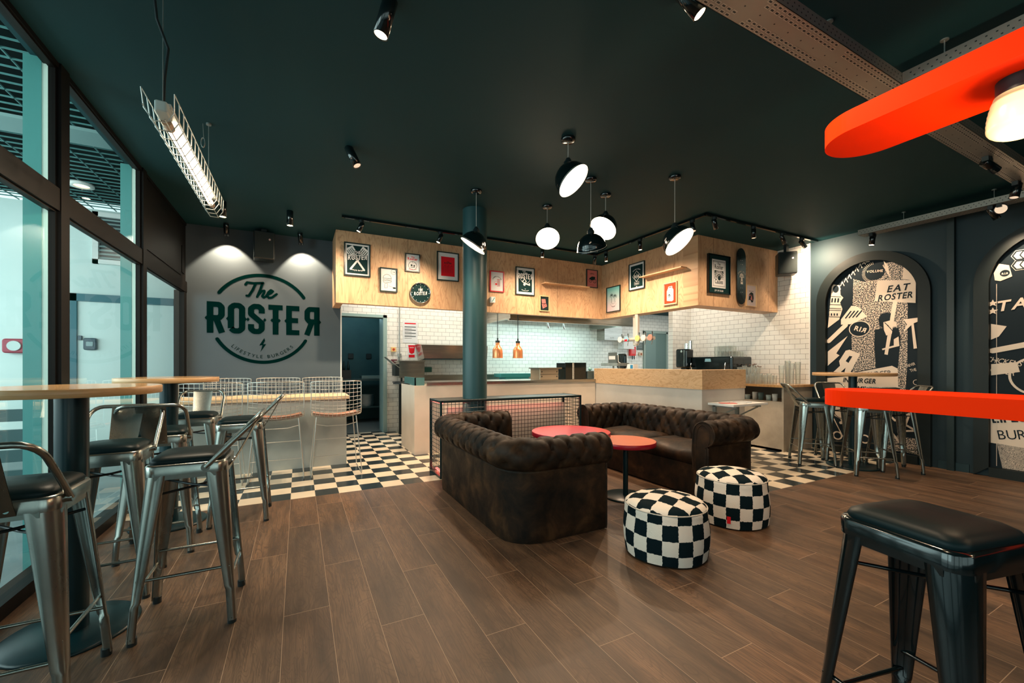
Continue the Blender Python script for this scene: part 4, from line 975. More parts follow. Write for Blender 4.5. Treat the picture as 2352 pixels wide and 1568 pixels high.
def a13(P, w, h):
    P.rect(-w*.33, -h*.36, w*.33, h*.40, 2); n = 30
    for i in range(16):
        x = -w*.28+w*.56*i/15
        for y in (h*.345, -h*.315): P.line([(x-.005, y-.008), (x+.005, y+.008)], .006, 1, 2, cap=None)
    for i in range(26):
        y = -h*.30+h*.63*i/25
        for x in (-w*.27, w*.27): P.line([(x-.006, y), (x+.006, y+.008)], .005, 1, 2, cap=None)
    P.text('The', 0, h*.25, .05, 1, 2, sx=.7); P.text('Roster', 0, h*.145, .085, 1, 2, sx=.66); P.text('Causes', 0, -h*.245, .085, 1, 2, sx=.62)
    P.rect(-w*.22, -h*.125, w*.22, h*.105, 1, 2); P.disc(0, -h*.10, .042, 2, 4, 24, ry=.042); P.rect(-w*.2, -h*.12, w*.2, -h*.10, 2, 5); P.disc(0, -h*.095, .034, 1, 6, 24)
    for i in range(13): a = pi*(i+.5)/13; P.line([(.055*cos(a), -h*.10+.055*sin(a)), (.11*cos(a), -h*.10+.11*sin(a))], .009, 2, 4, cap=None)
    P.text('JOY OF CAUSE', 0, -h*.455, .03, 2, 2, sx=.8)
def a15(P, w, h):
    P.text('THE ROSTER', 0, h*.20, .02, 1, sx=.85); P.poly([(-.05, .02), (.0, .055), (.05, .04), (.06, -.03), (.045, -.09), (.01, -.10), (-.02, -.06), (-.06, -.07)], 1); P.poly([(-.02, -.05), (.015, .02), (.03, -.07)], 5, 2); P.disc(-.03, .005, .014, 5, 2, 10)
picture('black framed teal poster of crossed spatulas, leftmost on the bulkhead', 'y5', 790, 555, 632, 850.5, frame_black, .016, a1)
picture('small black framed white line sketch with a speech bubble, left of the clock', 'y5', 872, 613.5, 669, 912.5, frame_black, .014, a2)
picture('small black framed white poster with red lettering above the clock', 'y5', 930.5, 581, 623, 964, frame_black, .013, a3)
picture('black framed red print on a wide white mount, left of the column', 'y5', 1003, 576.5, 643, 1053, frame_black, .014, a4)
picture('red framed small white print just right of the column', 'y5', 1124.5, 621, 669, 1157, red_fr, .014, a6)
picture('black framed dark poster with white The Roster lettering, right of the red framed one', 'y5', 1183.5, 612, 676, 1227, frame_black, .012, a7)
picture('tiny dark picture of an open box in a pale wood frame, hung lowest', 'y5', 1238.5, 678.5, 714, 1260.5, wood_fr, .012, a8, bgm=ink)
picture('small pink buggy picture in a black frame, in the inner corner of the bulkhead', 'y5', 1346, 618, 659.5, 1371.5, frame_black, .011, a9, bgm=pinkp)
picture('black framed picture of two palms on a blue to pink ground', 'x', 1394.5, 661.5, 718.5, 1426, frame_black, .013, a10, bgm=sunset)
picture('black framed dark poster with a white diamond emblem, above right of the palms', 'x', 1446, 608.5, 669, 1482, frame_black, .012, a11)
picture('pale framed orange red picture of a white milk carton', 'x', 1525, 652, 702, 1556.5, wood_fr, .012, a12, extra=[mat('orange_red', (.62, .045, .015), .6, spec=.1)])
picture('large glossy black framed white print with a rising sun, on the right bulkhead', 'y3', 1623.5, 582, 672.5, 1673, black, .012, a13, bgm=teal_p, depth=.035)
picture('small pale pink picture in a thin wood frame, right of the skateboard', 'y3', 1712, 653, 703, 1735, wood_fr, .010, a15, bgm=mat('pale_pink', (.66, .56, .56), .5))
# clock
cc = ony(965, 673, fy); r = thing('wall_clock', 'round dark wall clock with a thin silver rim under the pictures', 'clock', (cc.x, fy, cc.z))
m = MB(); RX_ = Matrix.Rotation(pi/2, 4, 'X')
m.lathe([(.142, 0), (.148, .02), (.146, .035), (.136, .04), (.134, .02)], (cc.x, fy, cc.z), 48, 0, RX_); m.build('rim', chrome, r)
m = MB(); m.cyl((cc.x, fy, cc.z), .137, .002, .02, 48, 0, RX_); P = PY(m, cc.x, fy-.0205, cc.z, .001)
for i in range(12): a = pi*i/6; P.line([(.117*sin(a), .117*cos(a)), (.126*sin(a), .126*cos(a))], .005, 1)
scrawl(P, 0, -.03, .105, 1, 1); m.build('face', [teal_p, paper], r)
m = MB(); P = PY(m, cc.x, fy-.023, cc.z, .002); P.line([(0, 0), (0, .09)], .005, 0); P.line([(0, 0), (.0, .06)], .008, 0); m.build('hands', paper, r)
# sensor box
sc_ = ony(1130, 689, fy); r = thing('sensor_box', 'small white sensor box on the bulkhead beside the column', 'sensor', (sc_.x, fy, sc_.z))
m = MB(); m.rbox(sc_.x-.035, sc_.x+.035, fy-.05, fy, sc_.z-.045, sc_.z+.045, .006, axis='y'); m.build('housing', white, r)
m = MB(); P = PY(m, sc_.x, fy-.051, sc_.z, .001); P.line([(-.02, -.03), (.02, .03)], .012, 0); m.build('lens_strip', mat('sensor_teal', (.05, .3, .35), .3), r)
# skateboard
s0_, s1_ = ony(1699, 571, fy2), ony(1697, 699, fy2); r = thing('skateboard_deck', 'black skateboard deck with a mushroom print hung upright on the bulkhead', 'skateboard', ((s0_.x+s1_.x)/2, fy2, (s0_.z+s1_.z)/2))
sx_, sz_, hh, ww = (s0_.x+s1_.x)/2+.005, (s0_.z+s1_.z)/2, (s0_.z-s1_.z)/2, .098
m = MB(); out = []
for i in range(19): a = pi*i/18; out.append((ww*cos(a), hh-.13+.13*sin(a)))
for i in range(19): a = pi+pi*i/18; out.append((ww*cos(a), -hh+.13+.13*sin(a)))
def bend(z): e = max(0, abs(z)-(hh-.17)); return .018+e*e*1.9*0.6
n = len(out); vs = []
for dz in (0, .012):
    for x, z in out: vs.append((sx_+x, fy2-.012-bend(z)-dz, sz_+z))
# strips so the bent nose and tail stay smooth
half = 19; rows = [(out[i], out[half-1-i]) for i in range(half//2)]
m.prism([(sx_+x, fy2-.02, sz_+z) for x, z in out], .011, 0, (0, -1, 0))
P = PY(m, sx_, fy2-.0325, sz_, .001)
P.text('SMOKE HEAD', 0, .055, .034, 1, arc=(.09, 1), sx=.75); P.poly([(-.055, -.02), (-.035, .03), (0, .045), (.035, .03), (.055, -.02)], 1); P.poly([(-.018, -.02), (.018, -.02), (.028, -.115), (-.028, -.115)], 1, 2); P.line([(-.04, -.004), (.04, -.004)], .006, 0, 2); P.disc(0, -.08, .012, 0, 3, 10)
m.build('deck', [black, cream], r)
m = MB()
for z in (.20, -.20):
    for x in (-.02, .02):
        for dz in (-.03, .03): m.sphere((sx_+x, fy2-.032, sz_+z+dz), .005, 8)
m.build('bolts', chrome, r)

# ------------------------------------------------------------------ arch murals on the right wall
mur_dark = mat('mural_ink', (0.012, 0.022, 0.030), .7, spec=.15); mur_l = mat('mural_cream', (0.78, 0.66, 0.54), .6)
def speckle():
    m = mat('mural_speckle', (.5, .5, .5), .6); t = NT(m); v = t.coord(swz='yz0')
    n = t.noise(v, 85, 2, .6); t.col(t.mix(t.math('GREATER_THAN', n, .52), (0.012, 0.022, 0.030), (0.78, 0.66, 0.54))); return m
def hatch():
    m = mat('mural_hatch', (.5, .5, .5), .6); t = NT(m); v = t.coord(swz='yz0')
    n = t.noise(v, 26, 1, .5, 3.0); t.col(t.mix(t.math('GREATER_THAN', t.math('FRACT', t.math('MULTIPLY', n, 9)), .5), (0.012, 0.022, 0.030), (0.78, 0.66, 0.54))); return m
mm = [mur_dark, mur_l, speckle(), hatch()]
trim_m = mat('arch_trim', (0.008, 0.014, 0.014), .5, spec=.3)
WX = 6.6
def arch(yc, label, name):
    r = thing(name, label, 'mural', (WX, yc, 0))
    ri, ro, zs = .487, .60, 2.05
    def outline(R, z0): return [(R, z0)]+[(R*cos(pi*i/32), zs+R*sin(pi*i/32)) for i in range(33)]+[(-R, z0)]
    I, O = outline(ri, .10), outline(ro, 0.0)
    m = MB(); n = len(I)
    for (a, b, d) in ((I, O, .055),):
        vs = [(WX-d, yc+y, z) for y, z in a]+[(WX-d, yc+y, z) for y, z in b]+[(WX-.001, yc+y, z) for y, z in a]+[(WX-.001, yc+y, z) for y, z in b]
        fs = [(i, i+1, n+i+1, n+i) for i in range(n-1)]+[(2*n+i, 2*n+i+1, i+1, i) for i in range(n-1)]+[(n+i, n+i+1, 3*n+i+1, 3*n+i) for i in range(n-1)]
        m.add(vs, fs, 0)
    m.box(WX-.055, WX-.001, yc-ri, yc+ri, 0, .10); m.build('arch_trim', trim_m, r)
    m = MB(); m.prism([(WX-.004, yc+y, z) for y, z in I], .0035, 0, (1, 0, 0))
    P = PX(m, WX-.004, yc, 0, .0012)
    def at(u, v): return P.inv(onx(u, v, WX-.004))
    return r, m, P, at, ri, zs
def clip_poly(pts, ri, zs, z0=.105):
    """keep a decal inside the arch by pulling its points to the outline"""
    out = []
    for x, z in pts:
        z = max(z, z0); x = max(-ri+.003, min(ri-.003, x))
        if z > zs:
            d = math.hypot(x, z-zs)
            if d > ri-.003: q = (ri-.003)/d; x *= q; z = zs+(z-zs)*q
        out.append((x, z))
    return out
def zoomed(x, y): return 1880+x*260/1199, 560+y*340/1568       # a grid laid over the mural while measuring it
r, m, P, at, ri, zs = arch(2.683, 'first arched black and cream street art mural reading Eat Roster, left of the wall duct', 'arch_mural')
def Zp(L): return clip_poly([at(*zoomed(x, y)) for x, y in L], ri, zs)
P.poly(Zp([(370, 370), (470, 400), (560, 390), (700, 200), (800, 165), (900, 240), (950, 400), (940, 1300), (920, 1568), (840, 1568), (840, 1300), (620, 1310), (360, 1360), (350, 1000), (360, 700)]), 2, 1)
P.poly(Zp([(700, 150), (735, 230), (765, 370), (700, 260), (660, 235), (705, 240)]), 1, 2)
P.poly(Zp([(900, 240), (1010, 250), (1060, 330), (1060, 380), (890, 370)]), 1, 2)
P.poly(Zp([(625, 385), (1060, 370), (1030, 625), (595, 605)]), 1, 3)
a_, b_ = at(*zoomed(840, 490)), at(*zoomed(810, 578))
P.text('EAT', a_[0], a_[1]-.01, .112, 0, 4, shear=.25, sx=.95); P.text('ROSTER', b_[0], b_[1]-.01, .105, 0, 4, shear=.2, sx=.82)
P.poly(Zp([(790, 610), (838, 615), (735, 1175), (700, 1168)]), 1, 4)
P.poly(Zp([(600, 910), (680, 890), (850, 890), (870, 1000), (840, 1320), (610, 1320), (590, 1050)]), 0, 3)
P.poly(Zp([(635, 800), (660, 745), (730, 725), (775, 740), (770, 850), (700, 900), (650, 870)]), 0, 3)
P.poly(Zp([(690, 830), (760, 810), (830, 830), (835, 875), (790, 880), (780, 950), (720, 970), (695, 910)]), 1, 5)
P.poly(Zp([(800, 1010), (850, 980), (860, 1080), (680, 1125), (675, 1110), (800, 1075)]), 1, 5)
for x in (0, 45, 90, 135): P.line(Zp([(705+x*.6, 835+x*.6), (745+x*.5, 870+x*.6)]), .008, 0, 6)
P.poly(Zp([(240, 800), (350, 655), (420, 665), (520, 770), (430, 810), (340, 850), (240, 855)]), 1, 4)
for i in range(4): P.line(Zp([(290+i*38, 785-i*4), (345+i*38, 715-i*2)]), .016, 0, 5)
P.line(Zp([(290, 860), (110, 1030)]), .055, 1, 4)
c0 = at(*zoomed(436, 898)); P.disc(c0[0], c0[1], .118, 1, 5, 32, ry=.105); P.disc(c0[0], c0[1], .108, 0, 6, 32, ry=.095); P.text('RIR', c0[0], c0[1]-.035, .085, 1, 7, rot=-.35, flip=(2,))
P.poly(Zp([(100, 1140), (310, 975), (190, 1160), (225, 1180), (100, 1290)]), 1, 4)
P.poly(Zp([(140, 1375), (230, 1290), (220, 1240), (290, 1130), (330, 1120), (445, 1165), (330, 1380), (270, 1380), (290, 1310), (210, 1380)]), 1, 4)
P.poly(Zp([(290, 1240), (330, 1185), (360, 1190), (320, 1260)]), 0, 5)
P.poly(Zp([(100, 440), (160, 430), (230, 440), (235, 540), (265, 570), (230, 620), (255, 690), (240, 740), (220, 800), (100, 890)]), 1, 3)
P.disc(*at(*zoomed(185, 478)), .035, 0, 5, 16, ry=.05)
for i in range(4): P.line(Zp([(118+i*32, 575), (112+i*32, 620)]), .018, 0, 5, cap=None); P.line(Zp([(110+i*30, 735), (110+i*30, 760)]), .016, 0, 5, cap=None)
for y in (555, 640, 680, 700, 770): P.line(Zp([(105, y), (240, y+5)]), .006, 0, 5)
kn_ = at(*zoomed(600, 300)); P.disc(kn_[0], kn_[1], .10, 0, 3, 32)
for i in range(30):
    a = radians(100+8*i); P.line(clip_poly([(kn_[0]+.105*cos(a), kn_[1]+.105*sin(a)), (kn_[0]+.14*cos(a), kn_[1]+.14*sin(a))], ri, zs), .005, 1, 4, cap=None)
P.text('VOLUME', kn_[0]-.005, kn_[1]-.0, .042, 1, 5, sx=1.0, rot=-.12)
for i in range(9): x, y = 140+i*38, 500-i*38; P.line(Zp([(x+60, y-20), (x+75, y-60), (x+95, y-20)]), .010, 1, 4)
P.poly(Zp([(955, 640), (1062, 620), (1062, 780), (955, 800)]), 0, 3); P.poly(Zp([(900, 800), (1062, 780), (1062, 820), (1010, 840), (1045, 1105), (1010, 1110), (985, 860), (900, 940), (940, 850)]), 1, 4)
q = at(*zoomed(1010, 1310)); P.text('NEVER', q[0]-.02, q[1]+.02, .045, 1, 4, rot=.4, shear=.2, sx=.6, bold=False); P.text('THE', q[0]+.0, q[1]-.045, .05, 1, 4, rot=.3, bold=False, sx=.7)
P.arc(*at(*zoomed(1040, 1465)), .03, 90, 270, .005, 1, 4)
P.poly(Zp([(350, 1370), (780, 1290), (840, 1320), (850, 1568), (850, 1700), (95, 1700), (95, 1420), (350, 1400)]), 1, 4)
q = at(*zoomed(620, 1395)); P.text('BURGER', q[0]+.03, q[1]-.0, .085, 0, 6, rot=.12, sx=.8, bold=False); q = at(*zoomed(450, 1470)); P.text('IN BURGER', q[0]-.02, q[1], .085, 0, 6, rot=-.02, sx=.8, shear=.2); P.text('SMILING', q[0]+.06, q[1]-.11, .09, 0, 6, rot=-.02, sx=.85, shear=.2)
# lower part, seen between the stool legs
P.poly(clip_poly([(-.49, .95), (.05, .95), (.0, .1), (-.49, .1)], ri, zs), 0, 2); P.poly(clip_poly([(.10, .9), (.2, .9), (.22, .1), (.05, .1)], ri, zs), 2, 2)
P.text('ROSTER', -.33, .90, .06, 1, 3); P.poly([(-.46, .86), (-.20, .88), (-.17, .72), (-.28, .62), (-.44, .66)], 1, 3); P.text('ITS ROSTER', -.32, .80, .035, 0, 5, rot=.1); P.text('TIME', -.32, .73, .035, 0, 5, rot=.1)
P.poly([(-.46, .62), (-.17, .60), (-.16, .50), (-.30, .44), (-.46, .52)], 1, 3); P.arc(-.30, .56, .10, 180, 350, .008, 0, 4)
for i in range(3): P.line([(-.42+i*.09, .48), (-.30+i*.06, .22)], .012, 1, 3); P.disc(-.32+.06*i, .40-.03*i, .02, 1, 3, 10)
P.arc(-.36, .22, .05, 0, 360, .018, 1, 3); P.arc(-.05, .22, .05, 0, 360, .018, 1, 3)
P.line([(.16, .62), (.26, .50), (.40, .60), (.36, .46), (.46, .40), (.33, .38), (.30, .24), (.22, .36), (.10, .34), (.18, .46)], .022, 1, 4, closed=True); P.poly([(.19, .52), (.26, .47), (.34, .52), (.30, .42), (.33, .38), (.27, .34), (.2, .40)], 0, 5)
P.poly([(.10, .33), (.47, .30), (.47, .12), (.08, .12)], 2, 3)
m.build('mural_panel', mm, r)
r, m, P, at, ri, zs = arch(1.137, 'second arched black and cream street art mural at right edge, behind the red bar table', 'arch_mural')
def Zq(L): return clip_poly([at(2240+x*112/308, 540+y*570/1568) for x, y in L], ri, zs)
# hexagon pattern upper right
for i in range(-1, 9):
    for j in range(0, 7):
        cx_, cz_ = -.28+j*.115, 1.72+i*.10+(.05 if j % 2 else 0)
        hx = [(cx_+.05*cos(pi*k/3), cz_+.05*sin(pi*k/3)) for k in range(6)]
        if cx_ > -.20-.05*max(0, i-3) and all(abs(x) < ri-.02 and (z < zs or math.hypot(x, z-zs) < ri-.02) for x, z in hx): P.poly([(cx_+.062*cos(pi*k/3), cz_+.062*sin(pi*k/3)) for k in range(6)], 1, 2); P.line(hx, .012, 0, 3, closed=True); P.line([hx[1], (cx_, cz_), hx[5]], .009, 0, 3)
P.poly(Zq([(118, 240), (150, 180), (215, 190), (235, 260), (160, 290), (125, 285)]), 1, 4); b0 = at(2240+188*112/308, 540+240*570/1568); P.disc(b0[0], b0[1], .035, 0, 5, 16); P.text('RIR', b0[0], b0[1]-.014, .028, 1, 6, flip=(2,))
for y in (430, 480):
    s_ = at(2240+112*112/308, 540+y*570/1568); P.poly([(s_[0]+(.04 if k % 2 == 0 else .017)*sin(pi*k/5), s_[1]+(.04 if k % 2 == 0 else .017)*cos(pi*k/5)) for k in range(10)], 1, 4)
q = at(2352, 540+455*570/1568); P.text('TASTE', q[0]+.05, q[1], .15, 1, 5, rot=.1, shear=.25)
P.poly(Zq([(100, 560), (200, 575), (150, 640), (100, 660)]), 1, 4)
P.line([at(2240+110*112/308, 540+730*570/1568), (.0, 1.46), (-.20, 1.55), (.42, 1.72), (.1, 1.5), (.42, 1.42)], .055, 1, 4)
q = at(2240+205*112/308, 540+820*570/1568); P.text('CHICKENS EAT', q[0]+.03, q[1]+.0, .075, 1, 5, rot=-.22, shear=.2, sx=.75, bold=False); P.text('ROSTER', q[0]-.06, q[1]-.085, .08, 1, 5, rot=-.25, shear=.2, sx=.75, bold=False)
P.disc(-.16, 1.08, .20, 1, 3, 40); P.disc(-.16, 1.08, .18, 0, 4, 40); P.text('RIR', -.14, 1.0, .15, 1, 5, rot=-.3, flip=(2,)); P.poly([(-.48, 1.2), (-.30, 1.22), (-.28, 1.12), (-.48, 1.08)], 1, 5)
P.poly(clip_poly([(-.49, .62), (-.1, .80), (.2, .76), (.49, .7), (.49, .28), (-.49, .36)], ri, zs), 1, 2); P.text('LIFESTYLE', -.22, .62, .13, 0, 4, rot=.18, sx=.8); P.text('BURGERS', -.20, .44, .14, 0, 3, rot=.16, sx=.8, bold=False)
P.poly(clip_poly([(-.44, .36), (.49, .28), (.49, .1), (-.40, .1)], ri, zs), 3, 3)
P.text('SO', .15, .30, .30, 0, 5); P.text('G', .13, .12, .16, 1, 5)
P.line([(-.44, .12), (-.44, 2.05)], .004, 1, 6, cap=None)
m.build('mural_panel', mm, r)
# ------------------------------------------------------------------ counters
hwl = thing('counter_wall', 'pale plastered low wall with a steel top in front of the kitchen, behind the column', 'counter', (2.8, 5.6, 0))
m = MB(); m.box(1.36, 4.35, 5.47, 5.62, 0, .915); m.box(1.36, 1.52, 5.62, 6.25, 0, .915); m.build('wall_body', plaster, hwl)
m = MB(); m.box(1.52, 4.35, 5.45, 6.05, .915, .955); m.box(1.36, 1.52, 5.75, 6.25, .915, .93); m.build('steel_top', steel, hwl)
m = MB(); m.box(1.37, 1.50, 5.49, 5.505, .915, 1.02); m.box(1.37, 1.385, 5.49, 6.1, .915, 1.02); m.build('end_guard', mat('guard_teal', (.12, .28, .28), .3, .4), hwl)
bar = thing('bar_counter', 'L shaped bar with a plywood band above pale concrete, right of the kitchen counter', 'counter', (4.8, 4.4, 0))
m = MB(); m.box(4.36, 4.50, 3.44, 5.6, 0, .89); m.box(4.50, 5.18, 3.44, 3.58, 0, .89); m.build('base_wall', noisy('bar_concrete', (.50, .48, .44), (.62, .59, .54), 1.4, .7, bump=.1), bar)
m = MB(); m.box(4.35, 4.375, 3.43, 5.5, .89, 1.13); m.box(4.375, 4.52, 3.60, 5.5, .89, 1.13); m.build('side_band', ply_bx, bar)
m = MB(); m.box(4.375, 5.185, 3.43, 3.60, .89, 1.13); m.build('end_band', ply_by, bar)
m = MB(); m.box(4.50, 5.0, 3.60, 5.6, .84, .88); m.build('inner_worktop', steel, bar)
fs_ = thing('folding_shelf', 'small white folding shelf on steel brackets fixed to the bar end', 'shelf', (4.8, 3.43, .70))
m = MB(); m.box(4.45, 5.10, 3.09, 3.428, .705, .73); m.build('shelf_board', white, fs_)
for x in (4.55, 4.98):
    m = MB(); m.box(x, x+.03, 3.40, 3.442, .50, .705); m.box(x, x+.03, 3.12, 3.43, .68, .705); m.tube([(x+.015, 3.15, .68), (x+.015, 3.42, .53)], .009, 6); m.build('bracket', zinc, fs_)
for i, (x, y, a, c_, lab) in enumerate(((4.56, 3.24, .1, (.75, .2, .18), 'red printed leaflet lying on the white folding shelf'), (4.72, 3.22, -.05, (.72, .72, .70), 'white leaflet left of the second white one on the folding shelf'), (4.84, 3.25, .2, (.66, .68, .7), 'pale grey leaflet at the right on the folding shelf'))):
    m = MB(); m.box(-.05, .05, -.09, .09, 0, .006+.004*i); o = m.build('leaflet', mat('leaflet_%s' % 'abc'[i], c_, .5)); o.location = (x, y, .7305); o.rotation_euler.z = a+.8; tag(o, lab, 'leaflet', 'leaflets on the folding shelf')
cb = thing('bar_cupboard', 'grey cement cupboard with a wood top and an open shelf, under the glasses', 'cupboard', (6.2, 4.2, 0))
m = MB(); m.box(5.88, 6.58, 3.35, 3.375, 0, .88); m.box(5.88, 6.58, 3.375, 5.44, .0, .03); m.box(5.88, 5.90, 3.375, 5.44, .0, .68); m.box(5.90, 6.58, 3.375, 5.44, .66, .68); m.box(6.56, 6.58, 3.375, 5.44, .03, .88)
m.box(5.88, 6.58, 4.4, 4.43, .68, .88); m.box(5.88, 6.58, 5.41, 5.44, .68, .88); m.build('carcass', cement, cb)
m = MB(); m.box(5.85, 6.585, 3.32, 5.44, .88, .912); m.build('worktop', oak, cb)
for i in range(8):
    m = MB(); y = 3.52+i*.1; h_ = [.10, .08, .11, .11, .07, .08, .06, .09][i]; m.lathe([(.03, .6801), (.036, .68+h_), (.032, .68+h_), (.027, .69)], (5.97+.02*(i % 2), y, 0), 14, capb=True)
    tag(m.build('paper_cup', mat('cup_%d' % (i % 3), [(.6, .62, .6), (.4, .5, .5), (.1, .16, .16)][i % 3], .5)), 'paper cup standing in the open shelf of the grey cupboard', 'cup', 'cups in the open shelf of the grey cupboard')
# glasses
def glass_at(name, x, y, z, r_, h_, label, group, cat='glass', src={}):
    key = (name, round(r_, 3), round(h_, 3))
    if key not in src:
        m = MB(); m.lathe([(r_*.80, 0), (r_*.86, h_*.5), (r_, h_)], (0, 0, 0), 14); m.lathe([(r_*.72, .012), (r_*.93, h_)], (0, 0, 0), 14); m.cyl((0, 0, 0), r_*.78, 0, .01, 14)
        src[key] = m.build(name, glassware); o = src[key]
    else: o = src[key].copy(); C.objects.link(o)
    o.location = (x, y, z); tag(o, label, cat, group); return o
k = 0
for row, x in enumerate((5.95, 6.06, 6.17)):
    for i in range(7):
        y = 3.60+i*.082+row*.02
        if row == 0 and i in (0, 1): continue
        tall = .125 if (i+row) % 3 else .15
        glass_at('tumbler', x, y, .912, .034, tall, 'clear tumbler in the %s row of glasses on the grey cupboard' % ('front', 'middle', 'back')[row], 'tumblers on the grey cupboard')
        if row > 0 and i > 2: glass_at('tumbler', x, y, .912+tall+.001, .034, .115, 'clear tumbler stacked on another at the left of the glass rows', 'tumblers stacked on others')
for i, (x, y, h_) in enumerate(((6.28, 3.47, .30), (6.36, 3.56, .33), (6.42, 3.46, .32), (6.30, 3.62, .27), (6.45, 3.62, .34))):
    glass_at('tall_glass', x, y, .912, .038, h_, 'very tall clear glass at the right end of the glass rows, by the arch wall', 'tall glasses at the right end of the cupboard')
r = thing('flower_jar', 'glass jar with small dried flowers behind the left end of the glass rows', 'vase', (6.33, 4.06, .912))
m = MB(); m.lathe([(.03, .912), (.04, .95), (.035, 1.03), (.028, 1.05)], (6.33, 4.06, 0), 14, capb=True); m.build('jar', glassware, r)
m = MB()
for i in range(16):
    a = i*2.4; x, y, z = 6.33+.09*cos(a)*(i/16), 4.06+.13*sin(a)*(i/16), 1.16+.05*((i*7) % 5)/5; m.tube([(6.33, 4.06, 1.0), (x, y, z)], .0015, 4); m.sphere((x, y, z), .010, 8, 1)
m.build('dried_stems', [mat('stem', (.2, .2, .12), .7), mat('dried_bloom', (.16, .10, .08), .8)], r)
# espresso machine and grinder on the far end of the cupboard
em = thing('espresso_machine', 'black espresso machine with stacked cups on top, on the back counter', 'coffee machine', (6.2, 4.62, .912))
m = MB(); m.rbox(6.0, 6.5, 4.19, 4.95, 1.02, 1.32, .03); m.rbox(6.05, 6.5, 4.22, 4.92, .93, 1.02, .02); m.box(5.9, 6.4, 4.22, 4.92, .93, .96); m.build('body', black, em)
m = MB(); P = PX(m, 5.998, 4.62, 1.26, .001); P.poly([(-.06, -.02), (.06, -.02), (.05, .03), (-.05, .03)], 0); m.build('badge', mat('badge_blue', (.3, .55, .65), .3), em)
for y in (4.39, 4.62, 4.83):
    m = MB(); m.cyl((5.97, y, 0), .03, .98, 1.04, 14); m.tube([(5.95, y, 1.0), (5.82, y, .99)], .012, 8); m.build('group_head', chrome, em)
for y in (4.27, 4.91):
    m = MB(); m.tube([(5.99, y, 1.20), (5.95, y, 1.22), (5.93, y, 1.1), (5.90, y, .97)], .007, 8); m.build('steam_wand', chrome, em)
for i in range(16):
    ix, iy = i % 4, i//4; glass_at('small_glass', 6.08+iy*.09, 4.27+ix*.085, 1.321, .035, .085, 'small clear glass on top of the black espresso machine', 'glasses on the espresso machine')
for i in range(8):
    glass_at('small_glass', 6.08+(i//4)*.09, 4.27+(i % 4)*.085, 1.407, .035, .085, 'upper small glass in the stack on the black espresso machine', 'upper glasses on the espresso machine')
gr = thing('coffee_grinder', 'black rounded coffee grinder with silver trim, left of the espresso machine', 'coffee grinder', (6.0, 5.05, .912))
gp = onx(1572, 810, 5.95); yg = gp.y
m = MB(); m.rbox(5.88, 6.06, yg-.10, yg+.13, 1.14, 1.46, .03, axis='x'); m.build('body', black, gr)
m = MB(); m.rbox(5.92, 6.06, yg-.06, yg+.06, .912, 1.14, .02); m.build('stand', blackm, gr)
m = MB(); m.box(5.875, 5.88, yg-.06, yg-.05, 1.16, 1.44); m.cyl((5.877, yg+.0, 1.42), .02, -.003, .003, 14, 0, Matrix.Rotation(pi/2, 4, 'Y')); m.build('trim_strip', chrome, gr)
m = MB(); m.cyl((5.97, yg-.03, 0), .035, 1.46, 1.56, 14); m.cyl((5.97, yg-.11, 0), .03, 1.46, 1.60, 14); m.build('hopper_pots', chrome, gr)
brushed = mat('brushed_bright', (.66, .64, .60), .35, .55)
# hanging beer tap tower
tp = thing('beer_tap_tower', 'chrome beer tap tower hanging from bulkhead over the bar with round badges', 'beer tap', (4.9, 5.1, 1.5))
m = MB(); m.rbox(4.84, 4.92, 5.05, 5.14, 1.50, 2.0, .03); m.rbox(4.80, 4.86, 4.98, 5.05, 1.52, 2.0, .02); m.build('drop_column', brushed, tp)
m = MB(); m.tube([(4.84, 5.39, 1.60), (4.84, 4.67, 1.60)], .03, 16); m.build('manifold', brushed, tp)
for i, (y, c_) in enumerate(((5.37, (.7, .7, .7)), (5.22, (.25, .45, .6)), (4.97, (.65, .58, .2)), (4.84, (.72, .62, .58)), (4.70, (.35, .2, .16)))):
    m = MB(); m.cyl((4.79, y, 1.61), .048, -.008, .008, 20, 0, Matrix.Rotation(pi/2, 4, 'Y')); bd = m.build('badge', [mat('badge_%d' % i, c_, .3)], tp)
    if i == 1: m = MB(); m.box(4.778, 4.781, y-.03, y+.03, 1.575, 1.605); m.build('badge_band', redp, bd)
    m = MB(); m.tube([(4.80, y-.04, 1.62), (4.79, y-.04, 1.70)], .008, 8, taper=.014); m.tube([(4.80, y-.04, 1.58), (4.78, y-.04, 1.50)], .006, 8); m.build('tap_handle', chrome, tp)
# till, card terminal, printer on the bar
tl = thing('till_screen', 'steel till screen stand seen from behind, on left end of the bar', 'till', (4.75, 5.25, .88))
q = onx(1408, 800, 4.8)
m = MB(); m.box(4.78, 4.80, q.y-.10, q.y+.10, 1.22, 1.40); m.build('price_display', mat('display_grey', (.08, .10, .10), .3), tl)
m = MB(); P = PX(m, 4.779, q.y, 1.31, .001); P.rect(-.08, -.03, .08, .03, 0); m.build('display_paper', paper, tl)
m = MB(); m.box(4.72, 4.98, q.y-.20, q.y+.22, 1.17, 1.22); m.tube([(4.85, q.y-.1, .88), (4.85, q.y-.1, 1.17)], .014, 8); m.tube([(4.85, q.y+.05, .88), (4.85, q.y+.05, 1.17)], .014, 8); m.build('stand', zinc, tl)
pk = onx(1427, 817, 5.0); pr_ = thing('phone_terminal', 'black rounded card terminal beside the till', 'terminal', (5.0, pk.y, .88))
m = MB(); m.rbox(4.98, 5.04, pk.y-.11, pk.y+.11, 1.12, 1.38, .04, axis='x'); m.build('housing', black, pr_)
m = MB(); m.tube([(4.97, pk.y+.05, 1.36), (4.95, pk.y+.02, 1.24), (4.97, pk.y-.06, 1.2)], .006, 6); m.build('cord', white, pr_)
m = MB(); m.box(4.99, 5.03, pk.y-.03, pk.y+.03, .88, 1.12); m.build('stand', blackm, pr_)
